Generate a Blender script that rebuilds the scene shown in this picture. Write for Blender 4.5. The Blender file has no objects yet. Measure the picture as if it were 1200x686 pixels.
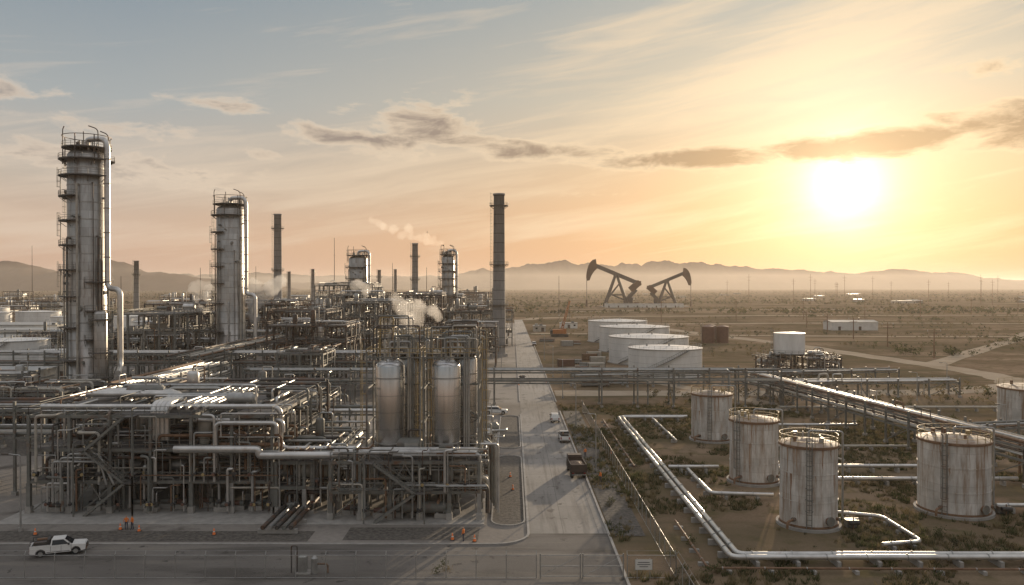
import bpy, math, random
import numpy as np
from mathutils import Vector, Matrix, noise
R=random.Random(7)
sc=bpy.context.scene
pi=math.pi
def S(r,g,b,k=1.0):
    def c(u):
        u/=255.0
        return k*(u/12.92 if u<=0.04045 else ((u+0.055)/1.055)**2.4)
    return (c(r),c(g),c(b),1.0)
FOC=933.0; CAMH=30.0
def gp(u,v,z=0.0):
    "ground survey: bearing/depression -> world x,y on a level z"
    D=FOC*(CAMH-z)/(v-335.0)
    return ((u-600.0)*D/FOC, D)

# ---------------------------------------------------------------- materials
def M(name,c1,c2,scale=1.0,st=(1,1,1),rough=.6,metal=0.0,bump=0.0,rust=0.0,rc=(0.16,0.07,0.03,1),rs=0.5,rst=(1,1,1),band=0.0,cyl=None,detail=5,spec=0.5,bw=.85,bandc=(.4,.38,.36,1)):
    m=bpy.data.materials.new(name); m.use_nodes=True
    nt=m.node_tree; N=nt.nodes; L=nt.links; b=N['Principled BSDF']
    b.inputs['Roughness'].default_value=rough; b.inputs['Metallic'].default_value=metal
    b.inputs['Specular IOR Level'].default_value=spec
    tc=N.new('ShaderNodeTexCoord'); src=tc.outputs['Object']
    if cyl:
        sp=N.new('ShaderNodeSeparateXYZ'); L.new(src,sp.inputs[0])
        at=N.new('ShaderNodeMath'); at.operation='ARCTAN2'; L.new(sp.outputs[1],at.inputs[0]); L.new(sp.outputs[0],at.inputs[1])
        mu=N.new('ShaderNodeMath'); mu.operation='MULTIPLY'; mu.inputs[1].default_value=cyl; L.new(at.outputs[0],mu.inputs[0])
        cb=N.new('ShaderNodeCombineXYZ'); L.new(mu.outputs[0],cb.inputs[0]); L.new(sp.outputs[2],cb.inputs[1])
    mp=N.new('ShaderNodeMapping'); mp.inputs['Scale'].default_value=st; L.new(src,mp.inputs[0])
    no=N.new('ShaderNodeTexNoise'); no.inputs['Scale'].default_value=scale; no.inputs['Detail'].default_value=detail; no.inputs['Roughness'].default_value=.65
    L.new(mp.outputs[0],no.inputs['Vector'])
    cr=N.new('ShaderNodeValToRGB'); cr.color_ramp.elements[0].position=.32; cr.color_ramp.elements[1].position=.68
    cr.color_ramp.elements[0].color=c1; cr.color_ramp.elements[1].color=c2
    L.new(no.outputs['Fac'],cr.inputs[0]); col=cr.outputs[0]
    def mix(a,bv,fac,mode='MIX'):
        x=N.new('ShaderNodeMix'); x.data_type='RGBA'; x.blend_type=mode
        if isinstance(fac,float): x.inputs[0].default_value=fac
        else: L.new(fac,x.inputs[0])
        L.new(a,x.inputs[6])
        if isinstance(bv,tuple): x.inputs[7].default_value=bv
        else: L.new(bv,x.inputs[7])
        return x.outputs[2]
    if cyl:
        br=N.new('ShaderNodeTexBrick'); br.inputs['Scale'].default_value=1.0
        br.inputs['Brick Width'].default_value=3.4; br.inputs['Row Height'].default_value=2.1
        br.inputs['Mortar Size'].default_value=.04; br.inputs['Mortar'].default_value=(.45,.42,.4,1)
        br.inputs['Color1'].default_value=(1,1,1,1); br.inputs['Color2'].default_value=(.68,.66,.64,1)
        L.new(cb.outputs[0],br.inputs['Vector'])
        col=mix(col,br.outputs[0],bw,'MULTIPLY')
    if band:
        sp2=N.new('ShaderNodeSeparateXYZ'); L.new(src,sp2.inputs[0])
        d=N.new('ShaderNodeMath'); d.operation='DIVIDE'; d.inputs[1].default_value=band; L.new(sp2.outputs[2],d.inputs[0])
        f=N.new('ShaderNodeMath'); f.operation='FRACT'; L.new(d.outputs[0],f.inputs[0])
        lt=N.new('ShaderNodeMath'); lt.operation='LESS_THAN'; lt.inputs[1].default_value=.06; L.new(f.outputs[0],lt.inputs[0])
        col=mix(col,bandc,lt.outputs[0],'MULTIPLY')
    if rust>0:
        mp2=N.new('ShaderNodeMapping'); mp2.inputs['Scale'].default_value=rst; L.new(src,mp2.inputs[0])
        n2=N.new('ShaderNodeTexNoise'); n2.inputs['Scale'].default_value=rs; n2.inputs['Detail'].default_value=6; n2.inputs['Roughness'].default_value=.7
        L.new(mp2.outputs[0],n2.inputs['Vector'])
        r2=N.new('ShaderNodeValToRGB'); r2.color_ramp.elements[0].position=1-rust-.12; r2.color_ramp.elements[1].position=1-rust+.1
        L.new(n2.outputs['Fac'],r2.inputs[0])
        col=mix(col,rc,r2.outputs[0])
    L.new(col,b.inputs['Base Color'])
    if bump>0:
        bp=N.new('ShaderNodeBump'); bp.inputs['Strength'].default_value=bump; bp.inputs['Distance'].default_value=.1
        L.new(no.outputs['Fac'],bp.inputs['Height']); L.new(bp.outputs[0],b.inputs['Normal'])
    return m
STEEL=M('steel_grey',(.12,.125,.115,1),(.21,.21,.19,1),.6,rough=.55,metal=.2,rust=.34)
STEELD=M('steel_dark',(.045,.042,.038,1),(.10,.09,.08,1),.6,rough=.6,metal=.2,rust=.40)
GALV=M('galvanised',(.28,.28,.27,1),(.43,.43,.41,1),1.2,rough=.45,metal=.6)
SILV=M('aluminium_cladding',(.42,.42,.41,1),(.62,.61,.59,1),.8,st=(1,1,.1),rough=.27,metal=.88,band=2.2,bandc=(.7,.7,.7,1),rust=.3,rc=(.27,.25,.22,1),rst=(1,1,.08),rs=.9)
SILVP=M('pipe_cladding',(.42,.41,.39,1),(.63,.62,.59,1),.5,rough=.36,metal=.7,rust=.28,rc=(.28,.22,.17,1))
COLM=M('column_cladding',(.33,.32,.30,1),(.52,.50,.47,1),.35,st=(1,1,.25),rough=.36,metal=.6,cyl=5.0,bw=.7,rust=.35,rc=(.17,.12,.09,1),rs=.6,rst=(1,1,.12))
WHITE=M('white_tank_paint',(.55,.54,.51,1),(.74,.73,.70,1),.25,st=(1,1,.3),rough=.5,rust=.26,rc=(.45,.40,.34,1),rs=.5,rst=(1,1,.08),bump=.05)
WHITE2=M('white_building_paint',(.5,.49,.46,1),(.66,.65,.61,1),.3,rough=.6)
RUSTW=M('rust_streaked_paint',(.42,.41,.38,1),(.66,.64,.60,1),.8,st=(1,1,.4),rough=.6,rust=.42,rc=(.24,.16,.10,1),rs=1.3,rst=(1,1,.1),cyl=3.6,bw=.4,bump=.1)
STREAK=M('rust_stain',(.22,.13,.08,1),(.38,.28,.20,1),1.8,st=(1,1,.3),rough=.75)
ROOFR=M('rusty_roof',(.25,.2,.15,1),(.42,.38,.32,1),.9,rough=.7,rust=.42,rs=.9)
RUST=M('rusty_steel',(.12,.065,.035,1),(.22,.13,.075,1),1.4,rough=.75)
RED=M('red_oxide',(.10,.05,.035,1),(.15,.075,.05,1),.8,rough=.6)
BEIGE=M('beige_pipe',(.30,.275,.23,1),(.44,.41,.35,1),.8,rough=.5,rust=.3)
YEL=M('yellow_handrail',(.28,.2,.09,1),(.38,.29,.14,1),1.0,rough=.55,rust=.3)
ORNG=M('safety_orange',(.75,.16,.03,1),(.85,.22,.04,1),2.0,rough=.5)
CRN=M('crane_orange',(.35,.12,.03,1),(.45,.17,.05,1),2.0,rough=.5,rust=.35)
BLUEC=M('container_blue',(.05,.09,.13,1),(.08,.13,.18,1),1.0,rough=.5,rust=.35)
CONC=M('concrete_block',(.26,.25,.23,1),(.38,.36,.33,1),.7,rough=.85,bump=.2,spec=.1)
CHIM=M('chimney_concrete',(.19,.185,.175,1),(.30,.285,.265,1),.3,st=(1,1,.3),rough=.8,band=4.0,rust=.3,rc=(.11,.10,.09,1),rst=(1,1,.1))
DARK=M('dark_machinery',(.025,.025,.025,1),(.06,.055,.05,1),1.0,rough=.5)
GRATE=M('floor_grating',(.07,.065,.06,1),(.13,.12,.11,1),2.0,rough=.7)
GLASS=M('dark_glass',(.015,.018,.02,1),(.03,.03,.035,1),1,rough=.08)
TYRE=M('tyre_rubber',(.015,.015,.015,1),(.03,.03,.03,1),3,rough=.85)
CARW=M('car_white_paint',(.62,.61,.58,1),(.72,.71,.68,1),1,rough=.3)
CARR=M('truck_brown',(.045,.032,.026,1),(.07,.048,.038,1),1,rough=.45)
CARD=M('cargo_brown',(.10,.07,.05,1),(.17,.12,.085,1),2,rough=.8)
LAMPR=M('tail_lamp_red',(.25,.02,.02,1),(.3,.03,.02,1),1,rough=.3)
PJ=M('pump_jack_steel',(.035,.037,.045,1),(.07,.07,.075,1),.1,rough=.7,spec=.2)
PJR=M('pump_jack_rust',(.06,.036,.03,1),(.10,.06,.045,1),.1,rough=.8,spec=.1)
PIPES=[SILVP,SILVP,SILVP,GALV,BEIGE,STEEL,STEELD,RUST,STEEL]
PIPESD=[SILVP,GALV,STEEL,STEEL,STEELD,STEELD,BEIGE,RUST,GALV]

# ---------------------------------------------------------------- mesh builder
class MB:
    def __init__(s): s.v=[];s.f=[];s.m=[];s.s=[];s.mats=[]
    def mi(s,m):
        if m not in s.mats: s.mats.append(m)
        return s.mats.index(m)
    def add(s,vs,fs,m,sm=False):
        o=len(s.v); s.v.extend(vs); k=s.mi(m)
        for f in fs: s.f.append(tuple(i+o for i in f)); s.m.append(k); s.s.append(sm)
    def box(s,x0,x1,y0,y1,z0,z1,m):
        s.add([(x0,y0,z0),(x1,y0,z0),(x1,y1,z0),(x0,y1,z0),(x0,y0,z1),(x1,y0,z1),(x1,y1,z1),(x0,y1,z1)],
              [(0,3,2,1),(4,5,6,7),(0,1,5,4),(1,2,6,5),(2,3,7,6),(3,0,4,7)],m)
    def cbox(s,c,sz,m): 
        s.box(c[0]-sz[0]/2,c[0]+sz[0]/2,c[1]-sz[1]/2,c[1]+sz[1]/2,c[2]-sz[2]/2,c[2]+sz[2]/2,m)
    def beam(s,p,q,w,m,h=None):
        p=Vector(p);q=Vector(q);d=q-p
        if d.length<1e-6:return
        d.normalize(); h=h or w
        up=Vector((0,0,1)) if abs(d.z)<.95 else Vector((0,1,0))
        a=d.cross(up).normalized()*w/2; b=a.cross(d).normalized()*h/2
        vs=[tuple(x) for x in (p-a-b,p+a-b,p+a+b,p-a+b,q-a-b,q+a-b,q+a+b,q-a+b)]
        s.add(vs,[(0,3,2,1),(4,5,6,7),(0,1,5,4),(1,2,6,5),(2,3,7,6),(3,0,4,7)],m)
    def cyl(s,p,q,r,m,n=8,r2=None,caps=True):
        p=Vector(p);q=Vector(q);d=(q-p)
        if d.length<1e-6:return
        d.normalize(); r2=r if r2 is None else r2
        up=Vector((0,0,1)) if abs(d.z)<.95 else Vector((0,1,0))
        a=d.cross(up).normalized(); b=a.cross(d)
        ring=[(math.cos(2*pi*i/n),math.sin(2*pi*i/n)) for i in range(n)]
        A=[tuple(p+a*c*r+b*t*r) for c,t in ring]; B=[tuple(q+a*c*r2+b*t*r2) for c,t in ring]
        s.add(A+B,[(i,(i+1)%n,n+(i+1)%n,n+i) for i in range(n)],m,True)
        if caps:
            s.add(A,[tuple(range(n))[::-1]],m); s.add(B,[tuple(range(n))],m)
    def lathe(s,cx,cy,prof,m,n=24,sm=True):
        vs=[];fs=[]
        for (r,z) in prof:
            for i in range(n):
                a=2*pi*i/n; vs.append((cx+r*math.cos(a),cy+r*math.sin(a),z))
        for j in range(len(prof)-1):
            for i in range(n):
                k=(i+1)%n; fs.append((j*n+i,j*n+k,(j+1)*n+k,(j+1)*n+i))
        s.add(vs,fs,m,sm)
    def pipe(s,pts,r,m,n=8,bend=None,flange=False):
        P=[Vector(p) for p in pts]; bend=bend or r*3
        out=[P[0]]
        for i in range(1,len(P)-1):
            a=(P[i-1]-P[i]);b=(P[i+1]-P[i]); la=a.length; lb=b.length
            if la<1e-5 or lb<1e-5: continue
            t=min(bend,la*.49,lb*.49); A=P[i]+a/la*t; B=P[i]+b/lb*t
            for k in range(6):
                u=k/5; out.append(A*(1-u)**2+P[i]*2*u*(1-u)+B*u*u)
        out.append(P[-1])
        T=[]
        for i in range(len(out)):
            d=(out[min(i+1,len(out)-1)]-out[max(i-1,0)]); T.append(d.normalized() if d.length>1e-9 else Vector((0,0,1)))
        up=Vector((0,0,1)) if abs(T[0].z)<.9 else Vector((0,1,0))
        a=T[0].cross(up).normalized(); vs=[]
        for i,p in enumerate(out):
            a=(a-T[i]*a.dot(T[i])).normalized(); b=T[i].cross(a)
            for k in range(n):
                c=math.cos(2*pi*k/n)*r; t=math.sin(2*pi*k/n)*r; vs.append(tuple(p+a*c+b*t))
        fs=[(i*n+k,i*n+(k+1)%n,(i+1)*n+(k+1)%n,(i+1)*n+k) for i in range(len(out)-1) for k in range(n)]
        s.add(vs,fs,m,True)
        s.add(vs[:n],[tuple(range(n))],m); s.add(vs[-n:],[tuple(range(n))],m)
    def rail(s,pts,m=None,h=1.1,w=.07,step=2.0,closed=False):
        m=m or STEEL; P=[Vector(p) for p in pts]
        if closed:P.append(P[0])
        for a,b in zip(P,P[1:]):
            for hh in (h,h*.5): s.beam(a+Vector((0,0,hh)),b+Vector((0,0,hh)),w,m)
            k=max(1,int((b-a).length/step))
            for i in range(k): 
                c=a+(b-a)*(i/k); s.beam(c,c+Vector((0,0,h)),w,m)
    def ladder(s,x,y,z0,z1,ang=0,m=None,cage=True):
        m=m or STEEL; dx,dy=math.cos(ang),math.sin(ang); tx,ty=-dy,dx
        for t in (-.3,.3): s.beam((x+tx*t,y+ty*t,z0),(x+tx*t,y+ty*t,z1),.08,m)
        z=z0+.5
        while z<z1: s.beam((x-tx*.3,y-ty*.3,z),(x+tx*.3,y+ty*.3,z),.05,m); z+=.6
        if cage:
            arc=[(x+dx*.8*math.sin(a)+tx*.45*math.cos(a),y+dy*.8*math.sin(a)+ty*.45*math.cos(a)) for a in (0,pi/4,pi/2,3*pi/4,pi)]
            z=z0+2.2
            while z<z1+1:
                for a,b in zip(arc,arc[1:]): s.beam((a[0],a[1],z),(b[0],b[1],z),.06,m)
                z+=1.4
            for a in arc[1:4]: s.beam((a[0],a[1],z0+2.2),(a[0],a[1],z1+1),.05,m)
    def ringplat(s,cx,cy,r0,r1,z,a0,a1,m=None,mr=None,seg=None):
        m=m or GRATE; mr=mr or STEEL
        k=seg or max(3,int(abs(a1-a0)/(pi/9))); A=[a0+(a1-a0)*i/k for i in range(k+1)]
        vs=[];fs=[]
        for a in A:
            c,t=math.cos(a),math.sin(a)
            for (r,zz) in ((r0,z),(r1,z),(r1,z-.25),(r0,z-.25)): vs.append((cx+c*r,cy+t*r,zz))
        for i in range(k):
            o=i*4
            for j in range(4): fs.append((o+j,o+(j+1)%4,o+4+(j+1)%4,o+4+j))
        fs+= [(0,1,2,3),(k*4,k*4+3,k*4+2,k*4+1)]
        s.add(vs,fs,m)
        pts=[(cx+math.cos(a)*(r1-.05),cy+math.sin(a)*(r1-.05),z) for a in A]
        if abs(a1-a0)<2*pi-.01:
            pts=[(cx+math.cos(a0)*r0,cy+math.sin(a0)*r0,z)]+pts+[(cx+math.cos(a1)*r0,cy+math.sin(a1)*r0,z)]
        s.rail(pts,mr,step=1.6)
        for a in A[::2]:
            s.beam((cx+math.cos(a)*r0,cy+math.sin(a)*r0,z-1.6),(cx+math.cos(a)*r1,cy+math.sin(a)*r1,z-.2),.12,mr)
    def vessel(s,x,y,z0,z1,r,m,n=20):
        h=r*.5
        s.lathe(x,y,[(r*.02,z0),(r*.6,z0+h*.15),(r*.9,z0+h*.55),(r,z0+h),(r,z1-h),(r*.9,z1-h*.55),(r*.6,z1-h*.15),(r*.02,z1)],m,n)
    def drum(s,p,q,r,m,n=14):
        p=Vector(p);q=Vector(q);d=(q-p).normalized()
        s.cyl(p,q,r,m,n,caps=False); s.cyl(q,q+d*r*.4,r,m,n,r2=r*.55); s.cyl(p,p-d*r*.4,r,m,n,r2=r*.55)
    def finish(s,name,loc=(0,0,0)):
        me=bpy.data.meshes.new(name)
        V=np.array(s.v,dtype=np.float64)-np.array(loc)   # world-coordinate build
        me.from_pydata(V.tolist(),[],s.f)
        for m in s.mats: me.materials.append(m)
        me.polygons.foreach_set('material_index',s.m); me.polygons.foreach_set('use_smooth',s.s)
        me.update()
        o=bpy.data.objects.new(name,me); o.location=loc; sc.collection.objects.link(o)
        return o
    def finish_local(s,name,loc,rot=0.0):
        o=s.finish(name); o.location=loc; o.rotation_euler=(0,0,rot); return o

# ---------------------------------------------------------------- ground
def ground_material(name,kind):
    m=bpy.data.materials.new(name); m.use_nodes=True; nt=m.node_tree;N=nt.nodes;L=nt.links;b=N['Principled BSDF']
    b.inputs['Roughness'].default_value=.95; b.inputs['Specular IOR Level'].default_value=.0 if kind in('dirt','hill','track') else .12
    tc=N.new('ShaderNodeTexCoord')
    def no(sc_,det=6,st=(1,1,1),ro=.6):
        mp=N.new('ShaderNodeMapping'); mp.inputs['Scale'].default_value=st; L.new(tc.outputs['Object'],mp.inputs[0])
        n=N.new('ShaderNodeTexNoise'); n.inputs['Scale'].default_value=sc_; n.inputs['Detail'].default_value=det; n.inputs['Roughness'].default_value=ro; L.new(mp.outputs[0],n.inputs['Vector']); return n.outputs['Fac']
    def ramp(f,a,b_,c1=(0,0,0,1),c2=(1,1,1,1)):
        r=N.new('ShaderNodeValToRGB'); r.color_ramp.elements[0].position=a; r.color_ramp.elements[1].position=b_
        r.color_ramp.elements[0].color=c1; r.color_ramp.elements[1].color=c2; L.new(f,r.inputs[0]); return r.outputs[0]
    def mix(f,a,c,mode='MIX'):
        x=N.new('ShaderNodeMix'); x.data_type='RGBA'; x.blend_type=mode
        if isinstance(f,float): x.inputs[0].default_value=f
        else: L.new(f,x.inputs[0])
        for i,q in ((6,a),(7,c)):
            if isinstance(q,tuple): x.inputs[i].default_value=q
            else: L.new(q,x.inputs[i])
        return x.outputs[2]
    dist=.15
    if kind=='dirt':
        c=ramp(no(.035),.35,.65,(.19,.135,.09,1),(.31,.23,.16,1))
        c=mix(ramp(no(.012,8),.46,.60),c,(.14,.11,.07,1))
        c=mix(ramp(no(.25,6),.50,.64),c,(.13,.108,.06,1))
        c=mix(ramp(no(3.0,5),.3,.75),c,(.7,.7,.7,1),'MULTIPLY')
        c=mix(ramp(no(.004,6,(.5,1.6,1)),.54,.62),c,(.27,.20,.135,1))
        c=mix(ramp(no(.02,6,(.3,2.5,1)),.50,.62),c,(.11,.092,.056,1)); h=no(1.2,4); bs=.4; dist=.06
    elif kind=='pad':
        c=ramp(no(.03),.35,.65,(.19,.172,.152,1),(.30,.275,.245,1))
        c=mix(ramp(no(.15,6),.55,.68),c,(.12,.108,.094,1))
        c=mix(ramp(no(1.5,6),.3,.75),c,(.78,.78,.78,1),'MULTIPLY'); h=no(2.0,6); bs=.3
    elif kind=='road':
        c=ramp(no(.06),.3,.7,(.22,.21,.19,1),(.32,.30,.275,1))
        c=mix(ramp(no(.35,6,(3,.15,1)),.5,.72),c,(.16,.148,.135,1))
        c=mix(ramp(no(.5,5,(1,.6,1)),.60,.66),c,(.13,.12,.108,1))
        c=mix(ramp(no(2.5,6),.3,.8),c,(.82,.82,.82,1),'MULTIPLY')
        br=N.new('ShaderNodeTexBrick'); br.offset=0; br.inputs['Scale'].default_value=1; br.inputs['Brick Width'].default_value=4.25; br.inputs['Row Height'].default_value=6
        br.inputs['Mortar Size'].default_value=.05; br.inputs['Color1'].default_value=(1,1,1,1); br.inputs['Color2'].default_value=(.86,.86,.86,1); br.inputs['Mortar'].default_value=(.55,.55,.55,1)
        mp=N.new('ShaderNodeMapping'); mp.inputs['Location'].default_value=(-2,0,0); L.new(tc.outputs['Object'],mp.inputs[0]); L.new(mp.outputs[0],br.inputs['Vector'])
        c=mix(.8,c,br.outputs[0],'MULTIPLY'); h=no(3,6); bs=.15; b.inputs['Specular IOR Level'].default_value=.25
    elif kind=='asphalt':
        c=ramp(no(.08),.3,.7,(.13,.12,.109,1),(.19,.176,.159,1))
        c=mix(ramp(no(.3,6,(.2,2,1)),.5,.7),c,(.22,.20,.172,1)); c=mix(ramp(no(.15,6,(.3,1.5,1)),.52,.64),c,(.10,.092,.082,1)); c=mix(ramp(no(.6,5),.62,.66),c,(.08,.075,.068,1)); c=mix(ramp(no(4,6),.3,.8),c,(.8,.8,.8,1),'MULTIPLY'); h=no(4,6); bs=.2
    elif kind=='gravel':
        c=ramp(no(2.0,6),.35,.65,(.07,.064,.058,1),(.15,.138,.12,1)); h=no(5,6); bs=.6
    elif kind=='track':
        c=ramp(no(.08),.3,.7,(.34,.275,.20,1),(.44,.37,.285,1)); c=mix(ramp(no(1,6),.3,.8),c,(.8,.8,.8,1),'MULTIPLY'); h=no(2,6); bs=.3; dist=.06
    elif kind=='hill':
        c=ramp(no(.002,8),.35,.65,(.08,.058,.048,1),(.15,.112,.088,1)); h=no(.004,8); bs=.5; dist=30
    L.new(c,b.inputs['Base Color'])
    bp=N.new('ShaderNodeBump'); bp.inputs['Strength'].default_value=bs; bp.inputs['Distance'].default_value=dist; L.new(h,bp.inputs['Height']); L.new(bp.outputs[0],b.inputs['Normal'])
    return m
G_D=ground_material('desert_dirt','dirt');G_P=ground_material('plant_yard','pad');G_R=ground_material('concrete_road','road')
G_A=ground_material('asphalt','asphalt');G_G=ground_material('gravel','gravel');G_T=ground_material('dirt_track','track');G_H=ground_material('hill_rock','hill')
def sheet(name,polys,z,m):
    mb=MB()
    for p in polys: mb.add([(x,y,z) for x,y in p],[tuple(range(len(p)))],m)
    return mb.finish(name)
ys=[-400,-100,0,60,100,150,200,300,400,600,900,1300,2000,3000,5000,8000,12000,20000,32000]
xs=[-30000,-15000,-8000,-4000,-2000,-1000,-500,-250,-100,0,100,250,500,1000,2000,4000,8000,15000,30000]
mb=MB(); mb.add([(x,y,0) for y in ys for x in xs],[(j*19+i,j*19+i+1,(j+1)*19+i+1,(j+1)*19+i) for j in range(18) for i in range(18)],G_D); mb.finish('ground')
sheet('plant_yard_pavement',[[(-330,92),(2,92),(2,200),(-330,200)],[(-330,200),(2,200),(2,420),(-330,420)],[(-330,420),(2,420),(2,640),(-330,640)]],.02,G_P)
arc=[(-2+4*math.sin(a),96-4*math.cos(a)) for a in [i*pi/2/8 for i in range(9)]]
sheet('cross_road',[[(-300,70),(-150,70),(-150,92),(-300,92)],[(-150,70),(-2,70),(-2,92),(-150,92)],[(-2,70),(11.5,70),(11.5,96)]+arc[::-1]],.045,G_A)
sheet('main_road',[[(2,96.004),(11.5,96.004),(11.2,160),(2,160)],[(2,160),(11.2,160),(11,300),(2,300)],[(2,300),(11,300),(9,700),(2,700)]],.045,G_R)
mb=MB()
def kerb(pts,w=.3,h=.17):
    for a,b in zip(pts,pts[1:]): mb.beam((a[0],a[1],h/2),(b[0],b[1],h/2),w,CONC,h)
kerb([(-300,92)]+arc+[(2,185)]); kerb([(2,205),(2,420)]); kerb([(11.7,78),(11.4,190)]); kerb([(11.4,205),(11,430)])
mb.finish('road_kerb')
def rounded(x0,x1,y0,y1,n=8):
    r=(x1-x0)/2;cx=(x0+x1)/2
    return [(cx+r*math.cos(a),y0+r+r*math.sin(a)) for a in [pi+pi*i/n for i in range(n+1)]]+[(cx+r*math.cos(a),y1-r+r*math.sin(a)) for a in [pi*i/n for i in range(n+1)]]
isl=[rounded(-2.6,1.6,99,140),rounded(-2.6,1.6,146,183),[(12,95),(16,95),(16,190),(12,190)]]
sheet('gravel_verge',isl,.06,G_G)
mb=MB(); kerb(isl[0]+[isl[0][0]],.2,.2); kerb(isl[1]+[isl[1][0]],.2,.2); mb.finish('verge_kerb')
sheet('gravel_bed',[[(-66,93),(-24,93),(-24,97),(-66,97)],[(-20,93.5),(-4,93.5),(-4,98.5),(-20,98.5)],[(-120,140),(-64,140),(-64,190),(-120,190)],[(-58,205),(-6,205),(-6,228),(-58,228)]],.035,G_G)
mb=MB(); mb.box(-65,-3.5,99.5,134,.025,.14,CONC); mb.finish('concrete_plinth')
def ribbon(name,pts,w,z,m):
    P=[Vector((p[0],p[1],0)) for p in pts]
    Q=[]
    for i in range(len(P)-1):
        p0=P[max(i-1,0)];p1=P[i];p2=P[i+1];p3=P[min(i+2,len(P)-1)]
        for k in range(8):
            t=k/8; Q.append(.5*((2*p1)+(p2-p0)*t+(2*p0-5*p1+4*p2-p3)*t*t+(3*p1-p0-3*p2+p3)*t**3))
    Q.append(P[-1]); vs=[];mb=MB()
    for i,q in enumerate(Q):
        d=(Q[min(i+1,len(Q)-1)]-Q[max(i-1,0)]).normalized(); n=Vector((-d.y,d.x,0))*w/2*(1+.12*math.sin(i*1.7))
        vs+= [(q.x+n.x,q.y+n.y,z),(q.x-n.x,q.y-n.y,z)]
    mb.add(vs,[(2*i,2*i+1,2*i+3,2*i+2) for i in range(len(Q)-1)],m); return mb.finish(name)
ribbon('desert_road',[(90,620),(118,500),(140,415),(150,350),(158,300),(160,262),(150,238),(122,226),(90,222),(12,222)],11,.03,G_T)
ribbon('dirt_track',[(20,300),(60,215),(64,200),(64,190)],6,.02,G_T)
ribbon('far_road',[(11,700),(60,760),(300,800),(900,820)],14,.05,G_T)
ribbon('far_track',[(158,300),(260,420),(420,600),(800,900)],8,.022,G_T)
ribbon('far_track',[(90,620),(300,640),(600,600)],10,.024,G_T)
ribbon('far_track',[(40,900),(300,1000),(900,1050)],16,.026,G_T)
ribbon('far_track',[(12,500),(90,490),(140,480),(260,470),(420,480)],8,.021,G_T)

# ---------------------------------------------------------------- hills
def ridge(name,D,half,pxs,hpx,seed,amp):
    mpp=D/FOC; X=np.linspace((pxs[0]-600)*mpp,(pxs[-1]-600)*mpp,420); mb=MB(); vs=[]
    J=18
    for j in range(J+1):
        t=j/J; prof=math.sin(pi*t)**.8
        for x in X:
            hp=np.interp(x/mpp+600,pxs,hpx); h=hp*mpp+(30 if hp>0 else 0)
            n=noise.fractal(Vector((x/(D*.055)+seed,t*3,seed)),.85,2.1,7); r2=1-abs(noise.noise(Vector((x/(D*.022)+seed,t*4,seed*2))))*2
            vs.append((x,D-half+2*half*t,max(-2,prof*h*(1+amp*n+amp*.45*r2-.1)-1)))
    w=len(X); mb.add(vs,[(j*w+i,j*w+i+1,(j+1)*w+i+1,(j+1)*w+i) for j in range(J) for i in range(w-1)],G_H,True)
    mb.finish(name)
ridge('hills',9000,900,[330,440,520,600,640,700,750,830,900,950,1000,1060,1100,1160,1300],[3,8,12,24,28,23,26,28,22,15,13,20,14,9,4],3.3,.28)
ridge('hills',5200,500,[-700,-300,-120,0,25,60,110,130,170,230,270,330],[10,26,32,32,27,14,24,28,19,10,5,0],9.1,.26)
ridge('hills',11500,700,[-900,100,300,420,500,700],[14,13,12,11,8,0],5.5,.35)

# ---------------------------------------------------------------- plant generators
def pipe_rack(name,p0,p1,w,tiers,span,npipes,seed,rmax=.36,skip=(),bents=STEEL,ztrim=True):
    r=random.Random(seed); mb=MB(); a=Vector((p0[0],p0[1],0)); b=Vector((p1[0],p1[1],0)); L_=(b-a).length; d=(b-a)/L_; n=Vector((-d.y,d.x,0))
    k=max(1,round(L_/span)); top=max(tiers)
    for i in range(k+1):
        c=a+d*L_*i/k
        on=not any(s0<=L_*i/k<=s1 for s0,s1 in skip)
        if on:
            for s_ in (-1,1):
                q=c+n*s_*w/2
                mb.beam(q,q+Vector((0,0,top+.9)),.34,bents)
                mb.box(q.x-.35,q.x+.35,q.y-.35,q.y+.35,.02,.6,CONC)
            if i%3==0:
                mb.beam(c-n*w/2+Vector((0,0,.5)),c+n*w/2+Vector((0,0,tiers[0]-.4)),.16,bents)
        for z in tiers: mb.beam(c-n*(w/2+.3)+Vector((0,0,z-.2)),c+n*(w/2+.3)+Vector((0,0,z-.2)),.28,bents)
        if on and i<k and i%4==1:
            for s_ in (-1,1):
                q=c+n*s_*w/2; mb.beam(q+Vector((0,0,.6)),q+d*L_/k+Vector((0,0,tiers[0]-.5)),.14,bents)
    for s_ in (-1,1):
        for z in tiers: mb.beam(a+n*s_*w/2+Vector((0,0,z-.35)),b+n*s_*w/2+Vector((0,0,z-.35)),.22,bents,.35)
    for z in tiers:
        for j in range(npipes):
            off=-w/2+.45+(w-.9)*j/max(1,npipes-1); rr=r.choice([.09,.12,.16,.2,.26,rmax]); rr=min(rr,(w-.9)/max(1,npipes)*.45)
            m=r.choice(PIPES); zz=z+rr
            t0=0 if r.random()<.75 else r.uniform(.0,.3); t1=1 if r.random()<.75 else r.uniform(.7,1)
            A=a+d*L_*t0+n*off; B=a+d*L_*t1+n*off; pts=[(A.x,A.y,zz)]
            if r.random()<.3 and z==top:
                t=r.uniform(.25,.75); C=a+d*L_*t+n*off; E=C+d*2.5; h=r.uniform(1.0,2)
                pts+=[(C.x,C.y,zz),(C.x,C.y,zz+h),(E.x,E.y,zz+h),(E.x,E.y,zz)]
            pts.append((B.x,B.y,zz))
            if t1<1: pts.append((B.x,B.y,.8))
            mb.pipe(pts,rr,m,8 if rr>.15 else 6)
    return mb.finish(name,(p0[0],p0[1],0))

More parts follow.
